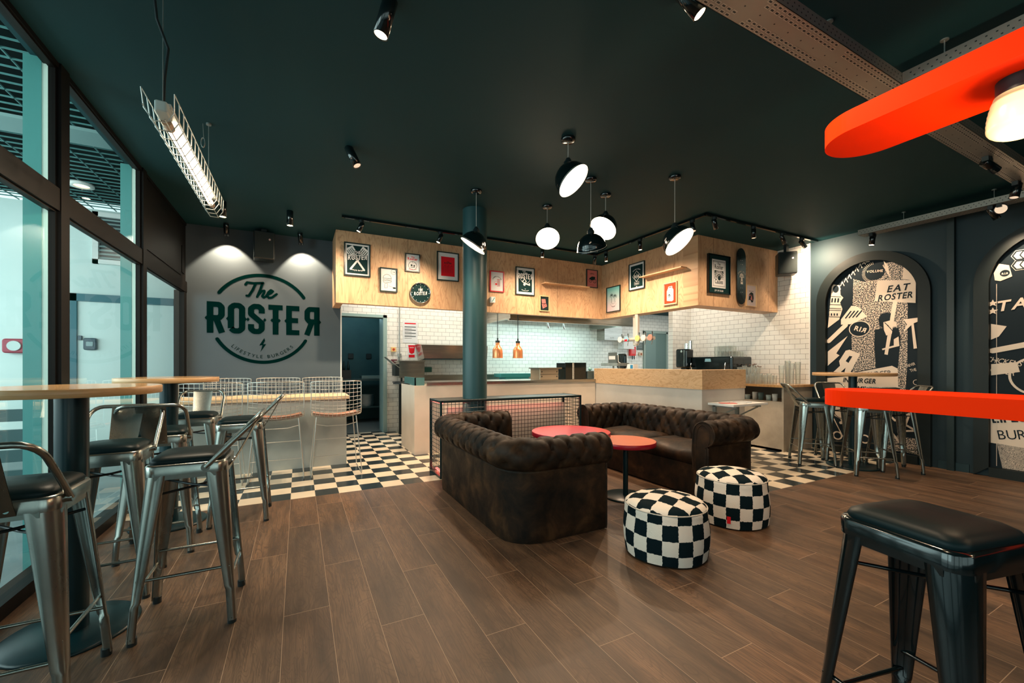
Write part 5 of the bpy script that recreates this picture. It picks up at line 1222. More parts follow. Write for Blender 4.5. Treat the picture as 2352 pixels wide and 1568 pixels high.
bx = onx(1452, 841, 4.8); r = thing('blue_carton', 'small blue and white carton on the bar beneath the taps', 'carton', (4.8, bx.y, .88))
m = MB(); m.box(4.76, 4.86, bx.y-.07, bx.y+.07, .88, 1.20); m.build('box', white, r); m = MB(); m.box(4.757, 4.759, bx.y-.06, bx.y+.0, 1.10, 1.19); m.build('print', mat('blue_print', (.02, .2, .4), .4), r)

# ------------------------------------------------------------------ kitchen
hd = thing('extractor_hood', 'long stainless extractor hood under the bulkhead, lit from below', 'extractor hood', (4.4, 6.9, 1.97))
m = MB(); m.box(3.15, 5.9, 6.2, 6.24, 1.965, 2.15); m.box(3.15, 3.19, 6.24, 7.56, 1.965, 2.15); m.box(5.86, 5.9, 6.24, 7.56, 1.965, 2.15); m.box(3.15, 5.9, 6.24, 6.30, 1.94, 1.965)
m.box(2.9, 5.9, 6.2, 7.56, 2.15, CE-.01); m.build('canopy', steel, hd)
m = MB(); m.box(3.19, 5.86, 6.6, 7.5, 2.08, 2.12)
m.build('filter_bank', mat('filter_grey', (.35, .48, .46), .35, .6), hd)
for i in range(3):
    x = 3.7+i*.85; m = MB(); m.box(x, x+.6, 6.75, 6.87, 2.055, 2.075); m.build('hood_light', mat('hood_tube', (.75, 1, .97), .4, emit=5, ecol=(.72, 1, .97)), hd)
area('hood_glow', (4.4, 6.95, 2.02), (0, 0, 0), 2.2, .5, 20, (.72, 1.0, .95)).parent = None
for u, v in ((1257, 745), (1293, 748)):
    q = ony(u, v, 6.6); m = MB(); m.tube([(q.x, 6.6, 2.05), (q.x+.01, 6.6, 1.93), (q.x+.03, 6.6, 1.87)], .016, 8); m.build('spray_nozzle', chrome, hd)
q0, q1 = ony(1382, 753, 7.4), ony(1422, 782, 7.4); r = thing('wall_control_box', 'stainless control box on the tiled wall at the right end of the hood', 'control box', ((q0.x+q1.x)/2, 7.5, q1.z))
m = MB(); m.box(q0.x, q1.x, 7.3, 7.57, q1.z, q0.z+.08); m.build('cabinet', steel, r); m = MB(); P = PY(m, q0.x+.22, 7.3, q1.z+.05, .002); P.rect(-.05, -.015, .05, .015, 0); m.build('sticker', paper, r)
# left worktop against the back wall with toaster oven
wk = thing('kitchen_worktop', 'stainless kitchen worktop along the tiled back wall', 'worktop', (3.2, 7.2, 0))
m = MB(); m.box(1.75, 6.1, 6.95, 7.55, .86, .90); m.box(1.75, 6.1, 7.53, 7.56, .90, 1.0); m.build('top', steel, wk)
for x in (1.78, 3.2, 4.6, 6.0):
    m = MB(); m.box(x, x+.04, 6.98, 7.02, 0, .86); m.build('leg', zinc, wk)
m = MB(); m.box(1.8, 2.6, 6.98, 7.5, .12, .80); m.build('under_fridge', mat('fridge_glass', (.03, .11, .11), .2), wk)
q0, q1 = ony(917, 830, 7.1), ony(975, 866, 7.1); ov = thing('conveyor_toaster', 'stainless conveyor toaster on the kitchen worktop left of the column', 'toaster', ((q0.x+q1.x)/2, 7.2, .9))
m = MB(); m.box(q0.x, q1.x, 7.1, 7.5, .97, 1.24); m.box(q0.x-.02, q1.x, 7.05, 7.5, 1.24, 1.26); m.build('body', steel, ov)
for x in (q0.x+.03, q1.x-.05):
    m = MB(); m.box(x, x+.03, 7.12, 7.15, .90, .97); m.build('foot', blackm, ov)
m = MB(); m.box(q0.x-.06, q0.x, 7.12, 7.4, 1.0, 1.2); m.build('control_end', blackm, ov)
m = MB(); m.add([(q0.x-.22, 7.1, 1.32), (q0.x-.20, 7.4, 1.32), (q0.x, 7.4, 1.14), (q0.x, 7.1, 1.14)], [(0, 1, 2, 3), (3, 2, 1, 0)]); m.tube([(q0.x-.22, 7.1, 1.32), (q0.x, 7.1, 1.14)], .006, 6); m.build('feed_rack', zinc, ov)
q0, q1 = ony(972, 792, 7.2), ony(1075, 826, 7.2); sh = thing('salamander_shelf', 'stainless wall grill hood with angled sides, left of the column', 'grill', ((q0.x+q1.x)/2, 7.3, q1.z))
m = MB(); x0, x1 = q0.x, q1.x+.35; z0, z1 = q1.z, q0.z
m.add([(x0, 7.55, z0-.05), (x0, 7.12, z0+.02), (x0-.06, 7.10, z1), (x0-.06, 7.55, z1+.04), (x1, 7.55, z0-.05), (x1, 7.12, z0+.02), (x1, 7.10, z1), (x1, 7.55, z1+.04)], [(0, 1, 2, 3), (7, 6, 5, 4), (2, 6, 7, 3), (1, 5, 6, 2)])
m.box(x0+.02, x1, 7.11, 7.13, z1-.10, z1-.07); m.build('hood_shell', steel, sh)
m = MB(); m.box(x0+.03, x1-.02, 7.14, 7.5, z0+.0, z0+.09); m.build('burner_box', mat('burner', (.04, .08, .1), .3, .5), sh)
m = MB(); m.box(x0+.03, x1, 7.125, 7.135, z1-.13, z1-.115); m.build('light_bar', mat('warm_bar', (1, .9, .75), .3, emit=1.5), sh)
def wall_item(name, label, cat, u0, v0, u1, v1, m_, dz=.02, art=None, mats=()):
    a, b = ony(u0, v0, YT), ony(u1, v1, YT); r = thing(name, label, cat, ((a.x+b.x)/2, YT, b.z))
    m = MB(); m.rbox(a.x, b.x, YT-dz, YT-.001, b.z, a.z, .006, axis='y'); P = PY(m, (a.x+b.x)/2, YT-dz, (a.z+b.z)/2, .0015)
    if art: art(P, b.x-a.x, a.z-b.z)
    m.build('plate', [m_]+list(mats), r); return r
def nt(P, w, h):
    P.rect(-w*.38, h*.34, w*.38, h*.39, 1)
    for i in range(4):
        y = h*.2-i*.14*h; P.rect(-w*.38, y, w*.38, y+.012, 2); P.rect(-w*.38, y-.03, w*.1, y-.025, 2)
wall_item('notice_sheet', 'white notice sheet with dark ruled lines on the tiled wall', 'notice', 925, 735, 959, 788, paper, .006, nt, [redp, ink])
wall_item('cup_poster', 'small red drink cup sticker low on the tiled wall', 'sticker', 936, 791, 955, 822, paper, .005, lambda P, w, h: (P.poly([(-w*.42, h*.46), (w*.42, h*.46), (w*.3, -h*.1), (0, -h*.2), (-w*.3, -h*.1)], 1), P.rect(-w*.36, -h*.46, w*.36, -h*.25, 1), P.text('SAUCES', 0, h*.25, .025, 0, 3, sx=.8)), [redp])
wall_item('stop_button', 'yellow box with a red emergency stop button near the doorway', 'switch', 897.5, 797, 909, 808, mat('stop_yellow', (.75, .50, .20), .5), .04, lambda P, w, h: P.disc(0, 0, w*.25, 1, 2), [mat('stop_red', (.5, .04, .01), .4)])
wall_item('isolator_switch', 'dark red isolator switch beside the toaster rack', 'switch', 898, 825, 911, 834, mat('isolator', (.12, .02, .03), .4), .04)
wall_item('socket_box', 'green socket box on the tiles right of the toaster', 'socket', 975, 843, 991, 854, mat('socket_green', (.01, .12, .09), .4), .03)
m = MB(); q = ony(917.5, 770, YT-.02); m.tube([(q.x, YT-.02, 1.25), (q.x, YT-.02, CE-.02)], .010, 8); m.rbox(q.x-.03, q.x+.03, YT-.05, YT, 1.32, 1.39, .01); tag(m.build('conduit_pipe', zinc), 'thin grey conduit pipe running up the tiled wall', 'pipe')
wall_item('fire_blanket', 'red fire blanket case with two black pull tabs, under the beer taps', 'fire blanket', 1444, 796, 1456.5, 817, mat('fire_red', (.70, .02, .02), .4), .06, lambda P, w, h: ([P.rect(-w*.3, h*(.3-.13*i), w*.3, h*(.34-.13*i), 1) for i in range(5)], P.rect(-w*.25, -h*.9, -w*.08, -h*.5, 2), P.rect(w*.1, -h*.88, w*.27, -h*.5, 2)), [paper, ink])
wall_item('menu_board', 'small dark notice board on the tiles beneath the beer taps', 'notice', 1462, 786, 1477, 804, mat('notice_dark', (.10, .13, .12), .4), .01, lambda P, w, h: [P.rect(-w*.3, h*(.25-.2*i), w*.3, h*(.28-.2*i), 1) for i in range(3)], [mat('chalk', (.5, .52, .5), .6)])
wall_item('stop_button', 'cream box with a brown button, right of the red fire blanket', 'switch', 1466, 809, 1474, 817, mat('stop_cream', (.65, .55, .40), .5), .04, lambda P, w, h: P.disc(0, 0, w*.25, 1, 2), [mat('stop_brown', (.3, .06, .02), .4)])
wall_item('white_cabinet', 'plain white wall cabinet behind the till, left of the beer taps', 'cabinet', 1419, 772, 1443, 802, white, .2)
wall_item('exit_sign', 'small dark framed sign on the passage tiles', 'sign', 1539, 767, 1545, 778, mat('sign_dark', (.1, .08, .07), .4), .01, lambda P, w, h: P.rect(-w*.2, -h*.3, w*.2, h*.3, 1), [paper])
# passage door
a, b = ony(1480, 766, YT), ony(1528, 766, YT); r = thing('door_2', None, None, (a.x, YT, 0)); r['kind'] = 'structure'
dg_ = mat('passage_door', (.12, .19, .18), .5)
m = MB(); m.box(a.x-.05, a.x, YT-.04, YT, 0, 2.0); m.box(b.x, b.x+.05, YT-.04, YT, 0, 2.0); m.box(a.x-.05, b.x+.05, YT-.04, YT, 1.96, 2.02); m.build('door_frame', mat('passage_frame', (.28, .36, .33), .5), r)
m = MB(); m.box(a.x, (a.x+b.x)/2, YT-.03, YT-.005, 0, 1.96); m.build('door_leaf', mat('passage_leaf', (.16, .24, .23), .5), r); m = MB(); m.box((a.x+b.x)/2, b.x, YT-.015, YT-.005, 0, 1.96); m.build('door_leaf', dg_, r)
# copper heat lamps
for u, lab in ((1143, 'left copper heat lamp hanging on a curly cord over the pass'), (1189.5, 'right copper heat lamp hanging on a curly cord over the pass')):
    q = ony(u, 800, 6.0); x = q.x; r = thing('heat_lamp', lab, 'heat lamp', (x, 6.0, 1.3), 0, 'copper heat lamps over the pass')
    m = MB(); m.lathe([(.085, 1.298), (.083, 1.31), (.081, 1.36), (.080, 1.42), (.070, 1.455), (.045, 1.485), (.034, 1.50), (.033, 1.545)], (x, 6.0, 0), 32); m.lathe([(.078, 1.30), (.076, 1.42), (.04, 1.48)], (x, 6.0, 0), 32, 1); m.build('lamp_shade', [copper, mat('lamp_white', (.8, .75, .7), .5)], r)
    m = MB(); m.cyl((x, 6.0, 0), .036, 1.543, 1.575, 20); m.cyl((x, 6.0, 0), .012, 1.575, 1.615, 12); m.build('socket', blackm, r)
    m = MB(); m.tube([(x+.010*cos(k*1.57), 6.0+.010*sin(k*1.57), 1.61+k*.0042) for k in range(160)], .0035, 5); m.tube([(x, 6.0, 2.28), (x, 6.0, CE)], .0035, 6); m.build('curly_cord', blackm, r)
    lamp('lamp_light', r, (x, 6.0, 1.33), 'SPOT', 8, (1, .7, .45), .03, 100, .5, aim=(0, 0, -1))
# things on the pass
def pbox(name, label, cat, u0, v0, u1, y, m_, h_, d=.25, z=.955):
    a, b = ony(u0, v0, y), ony(u1, v0, y); r = thing(name, label, cat, ((a.x+b.x)/2, y+d/2, z)); m = MB(); m.rbox(a.x, b.x, y, y+d, z, z+h_, .01); m.build('body', m_, r); return r, a.x, b.x
r, x0, x1 = pbox('steel_bin', 'small steel drawer box on the pass left of the black box', 'container', 1240, 850, 1283, 5.6, mat('warm_steel', (.42, .35, .26), .35, .7), .17, .3)
m = MB(); m.box(x0-.03, x1+.05, 5.58, 5.9, .955+.17, .955+.19); m.build('lid', steel, r)
m = MB(); 
for z in (.985, 1.06):
    for x in (x0+.03, x1-.04): m.box(x, x+.012, 5.594, 5.6, z+.01, z+.03)
m.box(x0+.004, x1-.004, 5.597, 5.6, 1.038, 1.043); m.build('front_slots', blackm, r)
r, x0, x1 = pbox('black_box', 'black box with a speckled strip on the pass near the bar', 'box', 1298, 850, 1347, 5.58, black, .27, .26)
m = MB(); m.box(x0+.14, x0+.175, 5.576, 5.58, .96, 1.22); m.build('speckled_strip', noisy('speckle_strip', (.05, .05, .05), (.5, .5, .45), 90, .4), r)
pbox('label_printer', 'small grey label printer at the right end of the pass', 'printer', 1350, 860, 1365, 5.56, mat('printer_grey', (.05, .07, .07), .4), .13, .18)
m = MB(); q = ony(1355, 855, 5.66); m.sphere((q.x, 5.66, 1.116), .03, 14); tag(m.build('tape_dispenser', mat('dispenser_teal', (.2, .42, .42), .4)), 'round teal dispenser on top behind the label printer', 'dispenser').location = (0, 0, 0)
m = MB(); q0, q1 = ony(1150, 867, 7.0), ony(1225, 867, 7.0); m.box(q0.x, q1.x, 6.98, 7.3, .955, 1.02); m.box(q0.x+.1, q1.x-.1, 7.0, 7.28, .901, .955); tag(m.build('lidded_tray', mat('tray_teal', (.03, .25, .24), .4)), 'long dark teal tray on the kitchen worktop below the heat lamps', 'tray')
# trolley by the doorway
r = thing('steel_trolley', 'dark steel stand with a round tray top, between doorway and counter wall', 'stand', (1.66, 7.0, 0))
m = MB(); m.box(1.55, 1.59, 6.9, 6.94, 0, .87); m.box(1.55, 1.59, 7.3, 7.34, 0, .87); m.build('leg_frame', blackm, r)
m = MB(); m.tube([(1.56+.17*cos(2*pi*k/24), 7.05+.17*sin(2*pi*k/24), .90) for k in range(24)], .006, 6, closed=True); m.cyl((1.56, 7.05, 0), .16, .87, .885, 24); m.build('round_tray', blackm, r)
m = MB(); m.cyl((1.60, 6.72, 0), .045, 0, .2, 18); tag(m.build('steel_canister', chrome), 'small steel canister on the checker floor behind the counter wall', 'canister')
# back room things
r = thing('store_shelf', 'dark worktop and shelf inside the back room, seen through the doorway', 'shelf', (1.0, 9.2, 0))
m = MB(); m.box(.3, 1.95, 8.9, 9.5, .86, .90); m.build('worktop', mat('back_top', (.05, .10, .10), .3), r)
m = MB(); m.box(.3, 1.95, 8.95, 9.5, .30, .33); m.build('lower_shelf', mat('back_top', (0, 0, 0)), r)
for x in (.32, 1.9):
    m = MB(); m.box(x, x+.04, 8.92, 8.96, 0, .86); m.build('leg', blackm, r)
r = thing('bottle_crate', 'dark crate of bottles on the back room worktop', 'crate', (.72, 9.1, .90))
m = MB(); m.box(.45, .95, 9.0, 9.35, .90, 1.08); m.build('crate', blackm, r)
for i in range(6):
    m = MB(); x = .5+.08*i; m.lathe([(.03, 1.081), (.03, 1.16), (.012, 1.22), (.012, 1.26)], (x, 9.08, 0), 12, capb=True); tag(m.build('bottle', mat('bottle_dark', (.02, .05, .05), .1)), 'dark bottle standing in the back room crate', 'bottle', 'bottles in the back room crate')
for i in range(6):
    m = MB(); z = .331+i*.035; m.lathe([(.14, 0), (.155, .06)], (1.25, 9.1, z), 4, capb=True); o = m.build('white_tray', white); tag(o, 'pale tray in the stack on the back room lower shelf', 'tray', 'stacked trays in the back room')
r = thing('prep_tray', 'pale shallow tray on the back room worktop', 'tray', (1.35, 9.1, .9)); m = MB(); m.box(1.15, 1.6, 8.98, 9.3, .901, .96); m.build('body', mat('tray_grey', (.3, .38, .36), .4), r)
for x, lab in ((.95, 'left dark socket on the back room wall'), (1.32, 'right dark socket on the back room wall')):
    m = MB(); m.rbox(x, x+.11, 9.57, 9.599, 1.32, 1.43, .01, axis='y'); tag(m.build('wall_socket', blackm), lab, 'socket')
m = MB(); m.box(1.62, 1.95, 9.3, 9.598, 1.7, 2.2); tag(m.build('dark_cabinet', mat('dark_cab', (.01, .03, .035), .4)), 'dark wall cabinet at the right inside the back room', 'cabinet')
for x, y, lab in ((1.3, 6.85, 'left'), (2.6, 6.75, 'middle'), (5.75, 4.9, 'bar'), (7.6, 6.6, 'passage')):  # unseen panels added to brighten kitchen, bar and passage
    z_ = CE if lab != 'passage' else 2.42
    t = thing('kitchen_fill_panel', 'added unseen %s fill panel on the ceiling behind the bulkhead' % lab, 'light panel', (x, y, z_)); m = MB(); m.box(x-.3, x+.3, y-.15, y+.15, z_-.03, z_-.001); m.build('housing', white, t)
    m = MB(); m.box(x-.28, x+.28, y-.13, y+.13, z_-.034, z_-.031); m.build('glow_face', mat('panel_glow', (1, .95, .85), .4, emit=3), t)
    o = lamp('panel_fill', t, (x, y, z_-.05), 'AREA', 15 if lab != 'passage' else 9, (1, .93, .80)); o.data.shape = 'RECTANGLE'; o.data.size = .56; o.data.size_y = .26
lamp('back_room_light', None, (1.0, 8.6, 2.3), 'POINT', 10, (.55, .9, 1), .2)
# ------------------------------------------------------------------ lights and services under the ceiling
warm = (1.0, .72, .48); lens = mat('lamp_lens', (1, .85, .6), .3, emit=14, ecol=(1, .78, .5)); lens_off = mat('lens_pale', (.75, .62, .48), .3, emit=.35, ecol=(1, .8, .6))
def spot_can(label, base, aim, L=.17, r=.034, lit=True, power=0, cone=70, stem=.0, name='ceiling_spotlight', group=None, cat='spotlight', soft=.03, blend=.5, adapter=None):
    """cylinder spotlight: base is the point it hangs from"""
    base = Vector(base); aim = Vector(aim).normalized(); t = thing(name, label, cat, base, 0, group)
    Mx = (-aim).to_track_quat('Z', 'Y').to_matrix().to_4x4()
    top = base-Vector((0, 0, stem)); ctr = top+aim*(L/2) if stem == 0 else top+aim*(L*.2)
    m = MB()
    if stem:
        m.tube([base, top], .012, 10); m.cyl((base.x, base.y, base.z), .03 if not adapter else .026, -.03, 0, 16)
        if adapter: m.box(base.x-.05, base.x+.05, base.y-.018, base.y+.018, base.z-.035, base.z)
        m.build('mount', blackm, t); m = MB()
    m.lathe([(r*.9, L/2), (r, L/2-.004), (r, -L/2), (r*.86, -L/2), (r*.84, -L/2+.012)], ctr, 24, 0, Mx, capb=False)
    m.add([ctr+Mx @ Vector((r*.9*cos(2*pi*k/24), r*.9*sin(2*pi*k/24), L/2)) for k in range(24)], [tuple(range(24))]); m.build('housing', black, t)
    m = MB(); m.add([ctr+Mx @ Vector((r*.85*cos(2*pi*k/24), r*.85*sin(2*pi*k/24), -L/2+.004)) for k in range(24)], [tuple(range(23, -1, -1)), tuple(range(24))]); m.build('lens', lens if lit else lens_off, t)
    if power: lamp('spot_beam', t, ctr+aim*(L/2+.01), 'SPOT', power, warm, soft, cone, blend, aim=aim)
    return t
q = onz(512, 462, CE); spot_can('left lit ceiling cylinder spotlight before the logo wall', (q.x, q.y, CE), (0, 0, -1), .17, .034, True, 9, 90)
q = onz(666, 484, CE); spot_can('right lit ceiling cylinder spotlight before the logo wall', (q.x, q.y, CE), (0, 0, -1), .17, .034, True, 9, 90)
spot_can('left dark tilted spotlight washing the logo wall, beside the speaker', (-.80, 6.22, CE), (-.02, .40, -.90), .15, .03, False, 54, 92, .05, blend=.22, soft=.02)
spot_can('right dark tilted spotlight washing the logo wall, beside the speaker', (.02, 6.22, CE), (.10, .40, -.90), .15, .03, False, 54, 92, .05, blend=.22, soft=.02)
q = onz(893, 5, CE); spot_can('large lit cylinder spotlight at the top of the picture, left of centre', (q.x, q.y, CE), (-.25, .12, -1), .21, .036, True, 12, 80, .02)
q = onz(800, 338, CE); spot_can('unlit tilted ceiling spotlight above the middle of the room', (q.x, q.y, CE), (.42, -.25, -1), .17, .034, False, 0, 70, .0)
# track on the ceiling following the bulkhead
tr = thing('lighting_track', 'black lighting track on the ceiling following the plywood bulkhead', 'lighting track', (2.3, 5.25, CE))
m = MB(); m.box(.45, 4.2, 5.235, 5.265, CE-.03, CE); m.build('rail', black, tr); m = MB(); m.box(4.18, 4.21, 3.25, 5.265, CE-.03, CE); m.build('rail', black, tr); m = MB(); m.box(4.18, 6.5, 3.235, 3.265, CE-.03, CE); m.build('rail', black, tr)
G3 = 'spotlights on the black ceiling track'
def on_track(u, seg):
    a = (u-CX)/FP; dx, dy = FX+RX*a, FY+RY*a
    if seg == 0: k = 5.25/dy
    elif seg == 1: k = 4.195/dx
    else: k = 3.25/dy
    return (dx*k, dy*k, CE-.03)
for u, seg, aim, lit, pw, lab in ((830, 0, (-.42, .04, -1), 1, 30, 'first lit track spotlight from the left, over the spatula poster'),
        (1012, 0, (-.42, .04, -1), 1, 30, 'second lit track spotlight, left of the column over the red print'),
        (1246, 0, (.0, .06, -1), 1, 30, 'lit track spotlight under the round facing pendant'),
        (1366, 0, (.1, .3, -1), 0, 0, 'dark track spotlight in the inner corner behind the unlit pendant'),
        (1392, 1, (.06, .0, -1), 1, 30, 'lit track spotlight at the inner corner, right of the dark one'),
        (1470, 1, (.06, .0, -1), 1, 30, 'lit track spotlight between the corner and the rightmost pendant'),
        (1590, 1, (-.1, -.35, -1), 0, 0, 'unlit track spotlight just right of the rightmost pendant'),
        (1641, 2, (.35, -.05, -1), 0, 0, 'unlit track spotlight left of the large sun print'),
        (1731, 2, (0, .0, -1), 0, 16, 'unlit straight track spotlight above the skateboard'),
        (1797, 2, (.5, -.1, -.8), 0, 0, 'unlit tilted track spotlight above the right speaker'),
        (1842, 2, (.75, -.1, -.6), 1, 22, 'lit track spotlight at the right end, aimed at the tiled wall')):
    spot_can(lab, on_track(u, seg), aim, .12, .027, bool(lit), pw*3.6, 160, .06, 'track_spotlight', G3, blend=1.0)
# pendants
shade_in = mat('shade_inner', (.85, .82, .75), .5); glow = mat('pendant_glow', (1, .93, .82), .4, emit=5, ecol=(1, .86, .66))
right_v, fwd_v, up_v = Vector((RX, RY, 0)), Vector((FX, FY, 0)), Vector((0, 0, 1))
def pendant(label, cu, cv, sv, right, down, toward, lit, R=.138):
    b = onz(cu, cv, CE); d = (b-CAM).dot(fwd_v); sz = H+(V0-sv)/FP*d     # height of the socket top
    n = (right_v*right-up_v*down-fwd_v*toward).normalized()
    t = thing('pendant_lamp', label, 'pendant lamp', (b.x, b.y, CE), 0, 'black dome pendants over the sofas')
    m = MB(); m.lathe([(.0005, CE-.028), (.045, CE-.028), (.055, CE-.02), (.055, CE)], (b.x, b.y, 0), 28); m.build('ceiling_rose', black, t)
    m = MB(); m.tube([(b.x, b.y, CE-.02), (b.x, b.y, sz-.01)], .0035, 8); m.build('cord', mat('grey_cord', (.35, .36, .34), .5), t)
    m = MB(); m.lathe([(.004, sz), (.016, sz-.006), (.028, sz-.03), (.034, sz-.035), (.036, sz-.085), (.030, sz-.12)], (b.x, b.y, 0), 20); m.build('socket', blackm, t)
    ctr = Vector((b.x, b.y, sz-.115-.055))+n*.05          # centre of the opening sits below the pivot
    ctr = Vector((b.x, b.y, sz-.09))+(Vector((0, 0, -1))*.45+n*.55)*.115
    Mx = (-n).to_track_quat('Z', 'Y').to_matrix().to_4x4()
    prof = [(R+.004, -.004), (R+.004, .004), (R, .006), (R*.97, .035), (R*.88, .072), (R*.70, .108), (R*.45, .132), (R*.2, .143), (.001, .146)]
    m = MB(); m.lathe(prof, ctr, 40, 0, Mx); m.lathe([(R+.003, -.003), (R*.95, .03), (R*.85, .068), (R*.6, .108), (.001, .135)], ctr, 40, 1, Mx); m.build('lamp_shade', [black, shade_in], t)
    m = MB(); m.add([ctr+Mx @ Vector(((R-.002)*cos(2*pi*k/40), (R-.002)*sin(2*pi*k/40), .004)) for k in range(40)], [tuple(range(39, -1, -1)), tuple(range(40))]); m.build('glow_face', glow if lit else shade_in, t)  # when lit, a flat disc glows for the bright inside of the shade
    if lit: lamp('lamp_light', t, ctr+n*.02, 'SPOT', 32, (1, .74, .48), .12, 150, .6, aim=n)
pendant('largest lit dome pendant, tilted to the right, nearest of the group', 1305, 318, 362, .62, .75, .28, True)
pendant('dome pendant in front of the round column, tilted left and seen edge on', 1094, 437, 520, -.54, .82, -.02, True)
pendant('lit dome pendant facing the camera as a full white disc, left of centre group', 1257, 473, 512, .0, .66, .66, True, .127)
pendant('dome pendant showing its dark glossy back, hanging lowest in the middle', 1357, 410, 522, .22, .85, -.42, False)
pendant('lit dome pendant tilted left, just above the dark backed one', 1391, 446, 484, -.50, .75, .38, True)
pendant('rightmost lit dome pendant, tilted right before the bulkhead corner', 1550, 405, 511, .46, .72, .42, True, .148)
# fluorescent tube in a wire guard
fl_ = thing('caged_tube_light', 'glowing tube light in a wire guard hanging by the window wall', 'light', (-.57, 3.0, 2.38))
x, y0, y1, z = -.57, 2.56, 3.68, 2.375
m = MB(); m.box(x-.03, x+.03, y0-.06, y1+.06, z+.035, z+.06); m.rbox(x-.025, x+.025, y0-.10, y0+.0, z+.0, z+.05, .01); m.build('batten', mat('batten_white', (.55, .62, .6), .4), fl_)
m = MB(); m.tube([(x, y0+.06, z), (x, y1, z)], .016, 14); m.build('tube', mat('tube_glow', (1, .9, .75), .4, emit=9, ecol=(1, .82, .58)), fl_)
for y in (y0+.0, y1):
    m = MB(); m.tube([(x, y, z), (x, y+.07, z)], .02, 12); m.build('tube_socket', mat('cap_amber', (.5, .3, .18), .3), fl_)
m = MB(); n_ = 17
for i in range(n_):
    y = y0-.14+(y1-y0+.28)*i/(n_-1); m.tube([(x-.06, y, z+.07), (x-.055, y+.02, z-.01), (x-.025, y+.03, z-.055), (x+.025, y+.03, z-.055), (x+.055, y+.02, z-.01), (x+.06, y, z+.07)], .0028, 6)
for a, b_ in ((-.06, .07), (-.055, -.005), (-.025, -.055), (.025, -.055), (.055, -.005), (.06, .07)): m.tube([(x+a, y0-.14, z+b_), (x+a, y1+.16, z+b_)], .0024, 6)
m.build('wire_guard', wire_m, fl_)
m = MB(); m.tube([(x, y0-.06, z+.06), (x, y0-.06, CE)], .0018, 6); m.build('suspension_wire', zinc, fl_)
m = MB(); m.tube([(x-.012, y1+.02, z+.06), (x-.012, y1+.02, CE)], .0022, 6); m.cyl((x-.012, y1+.02, 0), .016, CE-.012, CE, 12); m.build('suspension_wire', zinc, fl_)
m = MB(); m.tube([(x+.0, y0-.05, z+.06), (x+.004, y0-.05, z+.18), (x+.02, y0-.06, z+.32), (x-.02, y0-.07, z+.44), (x-.03, y0-.08, CE)], .006, 8); m.build('power_cord', blackm, fl_)
for bx_, by_ in ((-.47, 2.16), (-.62, 3.72)):
    m = MB(); m.tube([(bx_, by_, CE), (bx_+.005, by_, CE-.10)], .0018, 5)
    for k in range(3): m.tube([(bx_+.012*cos(a), by_+.006*k, CE-.135+.035*sin(a)) for a in [2*pi*j/12 for j in range(12)]], .0018, 5, closed=True)
    tag(m.build('coiled_wire', zinc), 'small coil of spare steel wire hanging by the %s end of the tube light' % ('near' if by_ < 3 else 'far'), 'wire')
lamp('tube_light', fl_, (x, 3.0, z-.08), 'AREA', 16, (1, .82, .6)).data.size = .3
# perforated cable trays
perf = mat('tray_zinc', (.34, .335, .30), .38, .7); hole_m = mat('tray_slot', (.012, .022, .022), .6)
def tray(label, ax, a0, a1, b0, b1, z0, hh, slots=True):
    """ax: 'x' tray runs along x between a0..a1, width b0..b1"""
    cx_, cy_ = ((a0+a1)/2, (b0+b1)/2) if ax == 'x' else ((b0+b1)/2, (a0+a1)/2)
    t = thing('cable_tray', label, 'cable tray', (cx_, cy_, z0), 0, 'perforated cable trays under the ceiling')
    def V(a, b_, z): return (a, b_, z) if ax == 'x' else (b_, a, z)
    m = MB()
    def q4(P, mi=0): m.add([V(*p) for p in P], [(0, 1, 2, 3)], mi)
    def bx4(A0, A1, B0, B1, Z0, Z1):
        p, q_ = V(A0, B0, Z0), V(A1, B1, Z1); m.box(p[0], q_[0], p[1], q_[1], Z0, Z1)
    bx4(a0, a1, b0, b1, z0, z0+.002); bx4(a0, a1, b0, b0+.002, z0, z0+hh); bx4(a0, a1, b1-.002, b1, z0, z0+hh)
    w_ = b1-b0; n_ = int((a1-a0)/.036)
    for i in range(n_):
        a = a0+.012+i*.036
        for j, f_ in enumerate((.09, .24, .76, .91)):
            aa = a+(.016 if j in (1, 2) else 0)
            if (i//16) % 1 == 0 and i % 18 in (0, 1): continue
            bb = b0+w_*f_; q4([(aa-.003, bb-.0085, z0-.0005), (aa+.023, bb-.0085, z0-.0005), (aa+.023, bb+.0085, z0-.0005), (aa-.003, bb+.0085, z0-.0005)], 2); q4([(aa+.001, bb-.0042, z0-.0012), (aa+.019, bb-.0042, z0-.0012), (aa+.019, bb+.0042, z0-.0012), (aa+.001, bb+.0042, z0-.0012)], 1)
        if i % 3 == 0: bb = b0+w_*.5; q4([(a, bb-.003, z0-.0006), (a+.008, bb-.003, z0-.0006), (a+.008, bb+.003, z0-.0006), (a, bb+.003, z0-.0006)], 1)
        for j, zf in enumerate((.33, .68)):
            aa = a+(.016 if j else 0); zz = z0+hh*zf
            if i % 2 == 0 or True:
                for bb in (b0-.0006, b1+.0006): q4([(aa, bb, zz-.0035), (aa+.008, bb, zz-.0035), (aa+.008, bb, zz+.0035), (aa, bb, zz+.0035)], 1)
    m.build('tray', [perf, hole_m, mat('slot_rim_highlight', (.52, .52, .47), .3, .6)], t); return t  # paler rims round the slots, their highlight put into the colour
def rod(t, x, y, z0):
    m = MB(); m.tube([(x, y, z0), (x, y, CE)], .003, 8); m.cyl((x, y, 0), .018, CE-.006, CE, 16); m.build('hanger_rod', zinc, t)
t1 = tray('large perforated steel cable tray crossing the top right of the ceiling', 'x', 1.1, 6.14, 1.09, 1.25, 2.79, .065)
rod(t1, 2.41, 1.15, 2.855); q = onz(2280, 330, CE); rod(t1, 4.2, 1.17, 2.855); rod(t1, 5.4, 1.17, 2.855)
